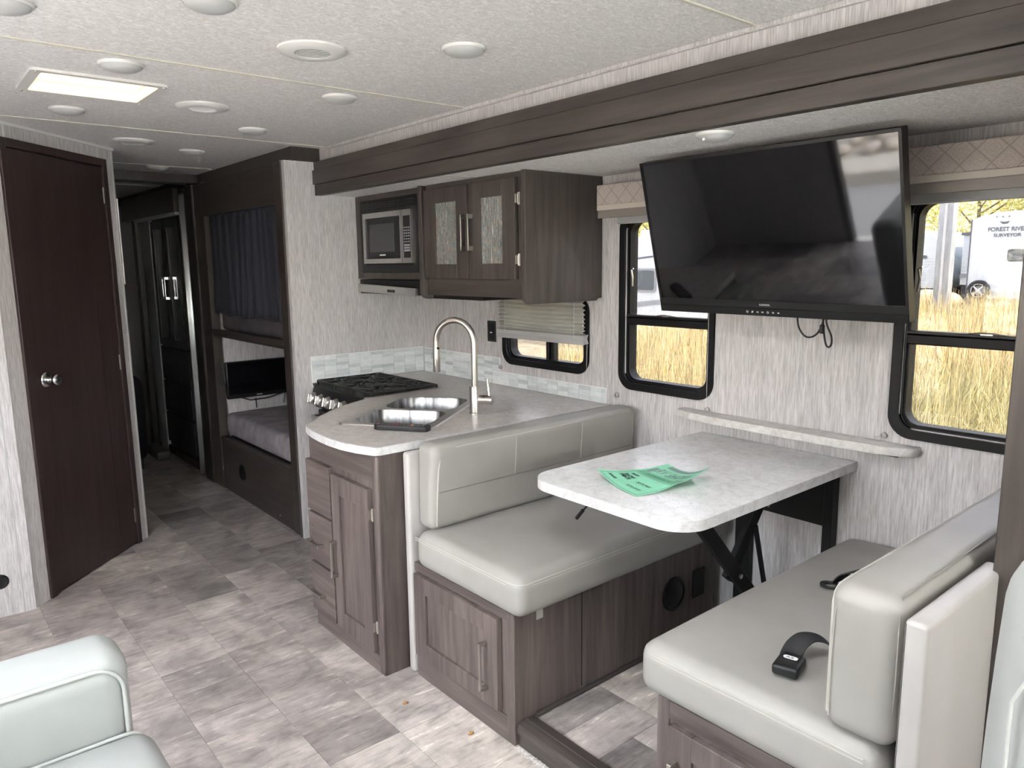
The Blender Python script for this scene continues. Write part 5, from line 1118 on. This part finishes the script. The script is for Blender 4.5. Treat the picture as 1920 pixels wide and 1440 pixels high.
# ================================================================ outdoors
def ground_z(x, y):
    if y > 0: return -0.70 + 0.012 * max(0.0, y - 6)
    return -0.70
def gridmesh(name, xs, ys, fz, mat, **k):
    co = [(x, y, fz(x, y)) for y in ys for x in xs]; n = len(xs)
    q = [(j * n + i, j * n + i + 1, (j + 1) * n + i + 1, (j + 1) * n + i) for j in range(len(ys) - 1) for i in range(n - 1)]
    return npmesh(name, co, q, mat, smooth=1, **k)
soil = grainy('dry_soil', (0.30, 0.23, 0.14), (0.44, 0.36, 0.24), (1, 1, 1), 3.0, 0.9, 6, 0.3, 0.02)
gridmesh('ground_lot', list(np.linspace(-70, 40, 56)), list(np.linspace(2.2, 44, 22)), ground_z, soil, label='dry ground of the trailer lot outside the windows', cat='ground', kind='structure')
asph = grainy('asphalt', (0.24, 0.24, 0.24), (0.34, 0.335, 0.33), (1, 1, 1), 30, 0.9)
gridmesh('ground_drive', [-30, 30], [-3.05, 2.2], ground_z, asph, label='grey asphalt under and beside the trailer', cat='ground', kind='structure')
ob('curb', B(-30, 30, -3.45, -3.05, -0.75, -0.55, 0.02), grainy('concrete', (0.42, 0.39, 0.34), (0.52, 0.49, 0.44), (1, 1, 1), 12, 0.85), None, label='pale concrete curb outside the entry door', cat='curb', kind='structure')
bankm = grainy('tan_gravel', (0.30, 0.27, 0.23), (0.46, 0.42, 0.37), (1, 1, 1), 14, 0.9)
def bank(x, y): return -0.58 + 0.42 * (-3.45 - y)
gridmesh('ground_bank', list(np.linspace(-30, 30, 40)), list(np.linspace(-3.45, -14, 14)), bank, bankm, label='tan gravel bank outside the entry door', cat='ground', kind='structure')
# river rocks on the bank (seen only as a reflection in the television)
ico = NB(); bmesh.ops.create_icosphere(ico, subdivisions=1, radius=1.0); iv = np.array([v.co[:] for v in ico.verts]); ifc = np.array([[v.index for v in f.verts] for f in ico.faces]); ico.free()
def rocks(name, pts, smin, smax, mat, seed, **k):
    r = np.random.default_rng(seed); V, Fq, Cc = [], [], []
    for i, p in enumerate(pts):
        s_ = r.uniform(smin, smax) * np.array((r.uniform(0.7, 1.3), r.uniform(0.7, 1.3), r.uniform(0.5, 0.8))); v = iv * (1 + r.uniform(-0.15, 0.15, (len(iv), 1))) * s_
        a = r.uniform(0, 6.28); ca, sa = math.cos(a), math.sin(a); v = np.c_[v[:, 0] * ca - v[:, 1] * sa, v[:, 0] * sa + v[:, 1] * ca, v[:, 2]]
        V.append(v + np.array(p)); Fq.append(ifc + i * len(iv)); t = r.uniform(0.75, 1.2); c = np.array(((0.42, 0.37, 0.32), (0.50, 0.45, 0.40), (0.33, 0.31, 0.29), (0.56, 0.50, 0.43))[r.integers(4)]) * t
        Cc.append(np.tile(np.r_[c, 1], (len(iv), 1)))
    return npmesh(name, np.vstack(V), np.vstack(Fq), mat, cols=np.vstack(Cc), smooth=1, **k)
def colmat(name, rough=0.8, trans=0.0):
    m, nt, b = nodes(name); a = N(nt, 'ShaderNodeVertexColor'); a.layer_name = 'Col'; nt.links.new(a.outputs[0], b.inputs['Base Color']); b.inputs['Roughness'].default_value = rough; b.inputs['Specular IOR Level'].default_value = 0.2
    return m
rockm = colmat('river_rock')
r = np.random.default_rng(5); P = []
for i in range(2600):
    x = r.uniform(-9, 2); y = r.uniform(-9, -3.5); P.append((x, y, bank(x, y) + 0.02))
rocks('river_rocks', P, 0.05, 0.14, rockm, 9, label='tan river rocks covering the bank by the entry door', cat='rocks', kind='stuff')
P = []
for i in range(900):
    x = r.uniform(-14, -7.3); y = r.uniform(6.9, 11.0); P.append((x, y, ground_z(x, y) + 0.02))
rocks('gravel_rocks', P, 0.05, 0.13, rockm, 10, label='pale stones on the ground outside the small window', cat='rocks', kind='stuff')
ob('curb', B(-18, -6.4, 6.3, 6.7, -0.75, -0.42, 0.02), bpy.data.materials['concrete'], None, label='pale concrete curb outside the small window', cat='curb', kind='structure')
# tall grass in clumps
def grass(name, centres, nb, hmin, hmax, spread, seed, label, green=0.5, wd=0.006):
    r = np.random.default_rng(seed); n = len(centres) * nb; C_ = np.repeat(np.array(centres), nb, 0)
    a = r.uniform(0, 2 * math.pi, n); rad = spread * 0.35 * np.sqrt(r.uniform(0, 1, n)); base = C_ + np.c_[rad * np.cos(a), rad * np.sin(a), np.zeros(n)]
    h = r.uniform(hmin, hmax, n); out = r.uniform(0.05, 1.0, n) ** 1.3 * spread; d = np.c_[np.cos(a + r.normal(0, 0.4, n)), np.sin(a + r.normal(0, 0.4, n)), np.zeros(n)]
    fr_ = (0.0, 0.35, 0.7, 1.0); segs = []
    for f in fr_: segs.append(base + d * (out * f ** 1.8)[:, None] + np.c_[np.zeros(n), np.zeros(n), h * (f - 0.18 * f ** 3 * (out / spread))])
    pa = r.uniform(0, 6.28, n); W_ = np.c_[np.cos(pa), np.sin(pa), np.zeros(n)]; co = []; cols = []
    gold = np.array((0.78, 0.58, 0.26)); pale = np.array((0.90, 0.78, 0.50)); grn = np.array((0.36, 0.47, 0.20)); tone = r.uniform(0, 1, n)[:, None]; br = (r.choice((0.35, 0.6, 0.85, 1.0, 1.1), n))[:, None]
    for f, s_ in zip(fr_, segs):
        w_ = wd * (1.0, 0.9, 0.7, 0.25)[fr_.index(f)]
        for sg in (-1, 1): co.append(s_ + W_ * w_ * sg)
        g = np.clip(green * (1.25 - f), 0, 1); c = (gold * tone + pale * (1 - tone)) * (1 - g) + grn * g; cols += [np.c_[c * br, np.ones(n)]] * 2
    co = np.stack(co, 1).reshape(-1, 3); cols = np.stack(cols, 1).reshape(-1, 4); b8 = np.arange(n)[:, None] * 8
    q = np.vstack([b8 + np.array((2 * k, 2 * k + 1, 2 * k + 3, 2 * k + 2)) for k in range(3)])
    return npmesh(name, co, q, grassm, cols=cols, label=label, cat='grass', kind='stuff')
def grassmat():
    m = bpy.data.materials.new('dry_grass'); m.use_nodes = True; nt = m.node_tree; nt.nodes.clear()
    a = N(nt, 'ShaderNodeVertexColor'); a.layer_name = 'Col'; o = N(nt, 'ShaderNodeOutputMaterial'); d = N(nt, 'ShaderNodeBsdfDiffuse'); t = N(nt, 'ShaderNodeBsdfTranslucent'); mx = N(nt, 'ShaderNodeMixShader'); mx.inputs[0].default_value = 0.4
    for s_ in (d, t): nt.links.new(a.outputs[0], s_.inputs[0])
    nt.links.new(d.outputs[0], mx.inputs[1]); nt.links.new(t.outputs[0], mx.inputs[2]); nt.links.new(mx.outputs[0], o.inputs[0]); return m
grassm = grassmat()
r = np.random.default_rng(21); near, far, wtall, w1g = [], [], [], []
for i in range(260):
    y = r.uniform(3.9, 8.0); x = r.uniform(-0.62 * y - 0.5, 0.25 * y); near.append((x, y, ground_z(x, y)))
for i in range(420):
    y = 8 + 12 * r.uniform(0, 1) ** 1.2; x = r.uniform(-0.50 * y, 0.1 * y); far.append((x, y, ground_z(x, y)))
for i in range(150):
    y = r.uniform(4.0, 9.0); x = -0.78 * y + r.uniform(-0.12, 0.16) * y; wtall.append((x, y, ground_z(x, y)))
for i in range(110):
    y = r.uniform(3.7, 6.5); x = r.uniform(-1.04, -0.88) * y; w1g.append((x, y, ground_z(x, y)))
grass('tall_grass', near, 95, 0.9, 1.45, 0.75, 31, 'green and golden tall grass just outside the right window', 0.8)
grass('tall_grass', far, 60, 1.1, 1.55, 0.55, 32, 'golden plumed grass field beyond the right window', 0.12, 0.006)
grass('tall_grass', wtall, 95, 0.9, 1.5, 0.6, 33, 'golden grass outside the tall window', 0.25)
grass('tall_grass', w1g, 120, 0.9, 1.35, 0.45, 34, 'yellow grass outside the small window', 0.2)
# pole
pm_ = grainy('galvanised', (0.33, 0.35, 0.36), (0.47, 0.49, 0.50), (6, 6, 1), 4.0, 0.5, metal=0.3)
pt = thing('light_pole', 'grey square steel pole standing in the grass', 'pole', (-6.55, 18.0, -0.5))
ob('shaft', B(-6.70, -6.38, 17.86, 18.14, -0.6, 7.5, 0.05, 2), pm_, pt); ob('weld_strip', B(-6.56, -6.51, 17.84, 17.87, -0.5, 7.5), flat('pale_strip', (0.6, 0.6, 0.6), 0.5), pt)
ob('base_plate', B(-6.85, -6.22, 17.7, 18.3, -0.62, -0.50, 0.01), pm_, pt)
# trailers
tw_ = flat('trailer_white', (0.62, 0.66, 0.69), 0.35); tg = flat('trailer_grey', (0.30, 0.31, 0.33), 0.5); tdk = flat('trailer_dark', (0.05, 0.05, 0.055), 0.5); tglass = flat('trailer_window', (0.10, 0.12, 0.13), 0.1); rub = flat('tyre_rubber', (0.03, 0.03, 0.03), 0.8); letter = flat('grey_lettering', (0.12, 0.13, 0.15), 0.5)
def trailer_gable(t, x0, x1, y0, y1, zb, zs, zt, mat, nm='body'):
    n = 16; pts_ = [(x0, zb), (x1, zb), (x1, zs)] + [(x1 + (x0 - x1) * i / n, zs + (zt - zs) * math.sin(math.pi * i / n) ** 0.8) for i in range(1, n)] + [(x0, zs)]
    return ob(nm, prism(NB(), pts_, 0, y1 - y0, frame_M((0, y1, 0), (1, 0, 0), (0, 0, 1), (0, -1, 0))), mat, t, 25)
t1 = thing('travel_trailer', 'white travel trailer lettered across its rear beyond the right window', 'trailer', (-9.2, 34, -0.4))
body1 = trailer_gable(t1, -10.78, -7.9, 32.0, 38.5, 0.0, 2.95, 3.22, tw_)
ob('corner_trim', B(-10.80, -10.76, 31.98, 32.05, 0.0, 2.96), letter, t1)
trl = lambda s_, x, z, size, w_: text_obj('lettering', s_, letter, body1, frame_M((x, 31.99, z), (1, 0, 0), (0, 0, 1), (0, -1, 0)), size, w_, 0.004, 0.004)
trl('FOREST RIVER', -10.22, 2.50, 0.21, 1.30); trl('SURVEYOR', -10.01, 2.29, 0.17, 0.90)
wn = ob('window', prism(NB(), rrect(-9.50, -8.45, 1.38, 1.83, 0.10, 5), 0, 0.03, frame_M((0, 32.0, 0), (1, 0, 0), (0, 0, 1), (0, -1, 0))), tdk, t1)
ob('pane', B(-9.45, -9.02, 31.955, 31.972, 1.43, 1.78), tglass, wn); ob('pane', B(-8.98, -8.50, 31.955, 31.972, 1.43, 1.78), tglass, wn)
for x in (-9.95, -9.75, -9.55): ob('marker_light', B(x - 0.02, x + 0.02, 31.97, 32.0, 3.01, 3.04), letter, t1)
ob('emblem', prism(NB(), [(-9.85, 2.86), (-9.68, 2.83), (-9.52, 2.86), (-9.60, 2.76), (-9.76, 2.76)], 0, 0.01, frame_M((0, 32.0, 0), (1, 0, 0), (0, 0, 1), (0, -1, 0))), letter, t1)
wh_ = ob('spare_wheel', lathe(NB(), [(0.20, 0.0), (0.36, 0.0), (0.39, 0.05), (0.39, 0.15), (0.35, 0.19), (0.26, 0.19), (0.25, 0.14), (0.20, 0.13)], axis_M((-10.32, 31.98, 0.30), (0, -1, 0)), 28), rub, t1, 40)
for a in (45, 135): ob('spoke', B(-0.26, 0.26, -0.025, 0.025, 0.14, 0.17, M=axis_M((-10.32, 31.98, 0.30), (0, -1, 0)) @ Matrix.Rotation(math.radians(a), 4, 'Z')), tw_, wh_)
ob('rim', lathe(NB(), [(0.23, 0.14), (0.26, 0.14), (0.26, 0.17), (0.23, 0.17)], axis_M((-10.32, 31.98, 0.30), (0, -1, 0)), 24), tw_, wh_); ob('hub', lathe(NB(), [(0, 0.12), (0.07, 0.12), (0.07, 0.175), (0, 0.18)], axis_M((-10.32, 31.98, 0.30), (0, -1, 0)), 12), tw_, wh_)
ob('bumper', B(-10.85, -8.0, 31.7, 32.0, -0.22, -0.05, 0.02), tdk, t1)
for x in (-10.3, -8.6): ob('road_wheel', lathe(NB(), [(0, 0), (0.34, 0), (0.36, 0.05), (0.36, 0.2), (0, 0.22)], axis_M((x, 36, -0.06), (1, 0, 0)), 20), rub, t1)
t2 = thing('travel_trailer', 'white ribbed trailer with rounded roof left of the pole', 'trailer', (-13.6, 35, -0.4))
trp = [(-16.5, 0.28), (-12.55, 0.28), (-12.42, 0.6), (-12.45, 2.0), (-12.60, 2.20), (-12.95, 2.48), (-13.3, 2.64), (-13.8, 2.74), (-16.5, 2.74)]
ob('body', prism(NB(), trp, 0, 6.0, frame_M((0, 40, 0), (1, 0, 0), (0, 0, 1), (0, -1, 0))), tw_, t2, 25)
for i in range(11): ob('siding_rib', B(-16.4, -12.5, 33.985, 34.0, 0.36 + i * 0.115, 0.375 + i * 0.115), flat('rib_grey', (0.55, 0.57, 0.6), 0.5) if i == 0 else bpy.data.materials['rib_grey'], t2)  # ribs slightly greyer than the trailer body
ob('window', prism(NB(), rrect(-13.75, -13.05, 1.52, 1.66, 0.06, 4), 0, 0.02, frame_M((0, 34.0, 0), (1, 0, 0), (0, 0, 1), (0, -1, 0))), letter, t2); ob('underframe', B(-16.4, -12.7, 34.1, 39.8, -0.25, 0.28), tdk, t2)
for y in (36, 37): ob('road_wheel', lathe(NB(), [(0, 0), (0.33, 0), (0.35, 0.05), (0.35, 0.2), (0, 0.22)], axis_M((-13.0, 34.2 + (y - 36), -0.05), (0, -1, 0)), 20), rub, t2)
t3 = thing('travel_trailer', 'narrow ribbed trailer end between the pole and the lettered trailer', 'trailer', (-11.7, 36, -0.4))
ob('body', B(-11.93, -10.95, 34.6, 41.0, 0.86, 2.56, 0.03), tw_, t3); ob('awning', B(-11.98, -10.95, 34.5, 34.6, 2.45, 2.57, 0.01), letter, t3); ob('lower_band', B(-11.95, -10.95, 34.58, 41, 0.72, 0.87), tg, t3); ob('lower_body', B(-11.93, -10.95, 34.62, 41, 0.42, 0.72), tw_, t3); ob('underframe', B(-11.9, -11.0, 34.7, 41, -0.3, 0.42), tdk, t3)
for i in range(9): ob('siding_rib', B(-11.92, -10.97, 34.585, 34.6, 1.0 + i * 0.16, 1.02 + i * 0.16), bpy.data.materials['rib_grey'], t3)
t4 = thing('motorhome', 'large white motorhome behind the tall window', 'motorhome', (-12, 15, -0.5))
mhp = [(-17.5, 0.05), (-9.4, 0.05), (-9.1, 0.4), (-9.1, 1.9), (-9.5, 2.12), (-17.5, 2.12)]
ob('body', prism(NB(), mhp, 0, 2.4, frame_M((0, 16.4, 0), (1, 0, 0), (0, 0, 1), (0, -1, 0))), tw_, t4, 25)
SMh = frame_M((0, 14.0, 0), (1, 0, 0.0), (0, 0, 1), (0, -1, 0))
ob('stripe', prism(NB(), [(-14.0, 1.40), (-9.4, 1.80), (-9.4, 1.84), (-14.0, 1.44)], 0, 0.01, SMh), letter, t4); ob('stripe', prism(NB(), [(-14.0, 0.18), (-9.4, 0.74), (-9.4, 0.84), (-14.0, 0.32)], 0, 0.01, SMh), tg, t4)
mw_ = ob('window', prism(NB(), rrect(-12.9, -11.34, 0.80, 1.36, 0.09, 5), 0, 0.03, SMh), tg, t4); ob('pane', prism(NB(), rrect(-12.85, -11.39, 0.85, 1.31, 0.06, 5), 0.02, 0.035, SMh), tglass, mw_)
ob('roof_vent', B(-12.4, -11.4, 14.6, 15.3, 2.10, 2.30, 0.04), flat('beige_vent', (0.55, 0.5, 0.42), 0.6), t4)
for x in (-15.5, -10.2): ob('road_wheel', lathe(NB(), [(0, 0), (0.36, 0), (0.38, 0.05), (0.38, 0.2), (0, 0.22)], axis_M((x, 14.1, -0.25), (0, -1, 0)), 20), rub, t4)
# boulders
for i, (x, y, s_, l_) in enumerate(((-11.05, 28.5, 0.62, 'tan boulder beside the steel pole'), (-10.55, 29.5, 0.42, 'smaller tan boulder near the spare wheel'))):
    ic = NB(); bmesh.ops.create_icosphere(ic, subdivisions=3, radius=1.0)
    rr_ = random.Random(i)
    for v_ in ic.verts:
        f = 1 + 0.10 * math.sin(v_.co.x * 4 + i) + 0.08 * math.sin(v_.co.y * 5); v_.co = Vector((x + v_.co.x * s_ * 1.25 * f, y + v_.co.y * s_ * f, 0.02 + v_.co.z * s_ * 0.62 * f))
    ob('boulder', ic, grainy('boulder_%d' % i, (0.46, 0.36, 0.25), (0.62, 0.52, 0.38), (1, 1, 1), 3.0, 0.85), None, 60, label=l_, cat='boulder')
# trees
def tree(x, y, zb, h, rad, n, cols, seed, label):
    r = np.random.default_rng(seed); t = thing('tree', label, 'tree', (x, y, zb), 'autumn trees behind the trailers')
    bm = NB(); tube(bm, [(x, y, zb), (x + 0.05, y, zb + h * 0.35), (x - 0.1, y + 0.1, zb + h * 0.7)], [0.16, 0.12, 0.05], 8)
    for k in range(6):
        a = r.uniform(0, 6.28); z = zb + h * r.uniform(0.25, 0.6); tube(bm, [(x, y, z), (x + rad * 0.4 * math.cos(a), y + rad * 0.4 * math.sin(a), z + h * 0.12), (x + rad * 0.8 * math.cos(a), y + rad * 0.8 * math.sin(a), z + h * 0.28)], [0.06, 0.04, 0.015], 6)
    ob('trunk', bm, flat('bark_%d' % seed, (0.16, 0.13, 0.10), 0.9), t, 60)
    u = r.normal(size=(n, 3)); u /= np.linalg.norm(u, axis=1)[:, None]; rr = r.uniform(0.35, 1, n) ** 0.6
    lump = 1 + 0.25 * np.sin(u[:, 0] * 5 + seed) * np.sin(u[:, 2] * 4)
    c = np.array((x, y, zb + h * 0.55)) + u * (rr * lump)[:, None] * np.array((rad, rad, h * 0.48)); a = r.normal(size=(n, 3)); a /= np.linalg.norm(a, axis=1)[:, None]; b = np.cross(a, r.normal(size=(n, 3))); b /= np.linalg.norm(b, axis=1)[:, None]; s_ = r.uniform(0.05, 0.11, n)[:, None]
    co = np.stack([c - a * s_, c + b * s_ * 0.6, c + a * s_, c - b * s_ * 0.6], 1).reshape(-1, 3); pal = np.array(cols); cc = pal[r.integers(len(pal), size=n)] * r.uniform(0.8, 1.2, (n, 1)); cc = np.repeat(np.c_[cc, np.ones(n)], 4, 0)
    npmesh('foliage', co, np.arange(4 * n).reshape(-1, 4), grassm, t, cols=cc)
Y1 = [(0.66, 0.58, 0.20), (0.58, 0.56, 0.22), (0.74, 0.66, 0.32), (0.42, 0.45, 0.18)]
for k, (x, y, h, rad, l_) in enumerate(((-15.2, 46, 7.8, 3.2, 'yellow leaved tree above the rounded trailer'), (-11.8, 46, 7.2, 2.3, 'yellow green tree between pole and lettered trailer'), (-9.0, 47.5, 7.2, 2.4, 'yellow green tree behind the lettered trailer'), (-6.2, 45, 6.2, 2.5, 'olive tree at the right of the lettered trailer'), (-17.5, 23.5, 6.0, 2.4, 'pale autumn tree behind the motorhome'), (-24, 30, 7.0, 3.0, 'autumn tree far left of the motorhome'), (-21, 48, 8.0, 3.2, 'yellow tree far behind the trailers'))):
    tree(x, y, ground_z(x, y) + (0.3 * (y - 44) if y > 44 else 0), h, rad, 5200, Y1, 50 + k, l_)
def hill(x, y): return ground_z(x, 44) + (y - 44) * 0.34 + 0.9 * math.sin(x * 0.13) + 0.5 * math.sin(x * 0.31 + y * 0.2)
gridmesh('ground_hill', list(np.linspace(-110, 60, 60)), list(np.linspace(43, 110, 20)), hill, grainy('scrub_hill', (0.36, 0.33, 0.16), (0.62, 0.55, 0.30), (1, 1, 1), 1.2, 0.9, 6), label='scrubby yellow hillside beyond the trailers', cat='hill', kind='structure')
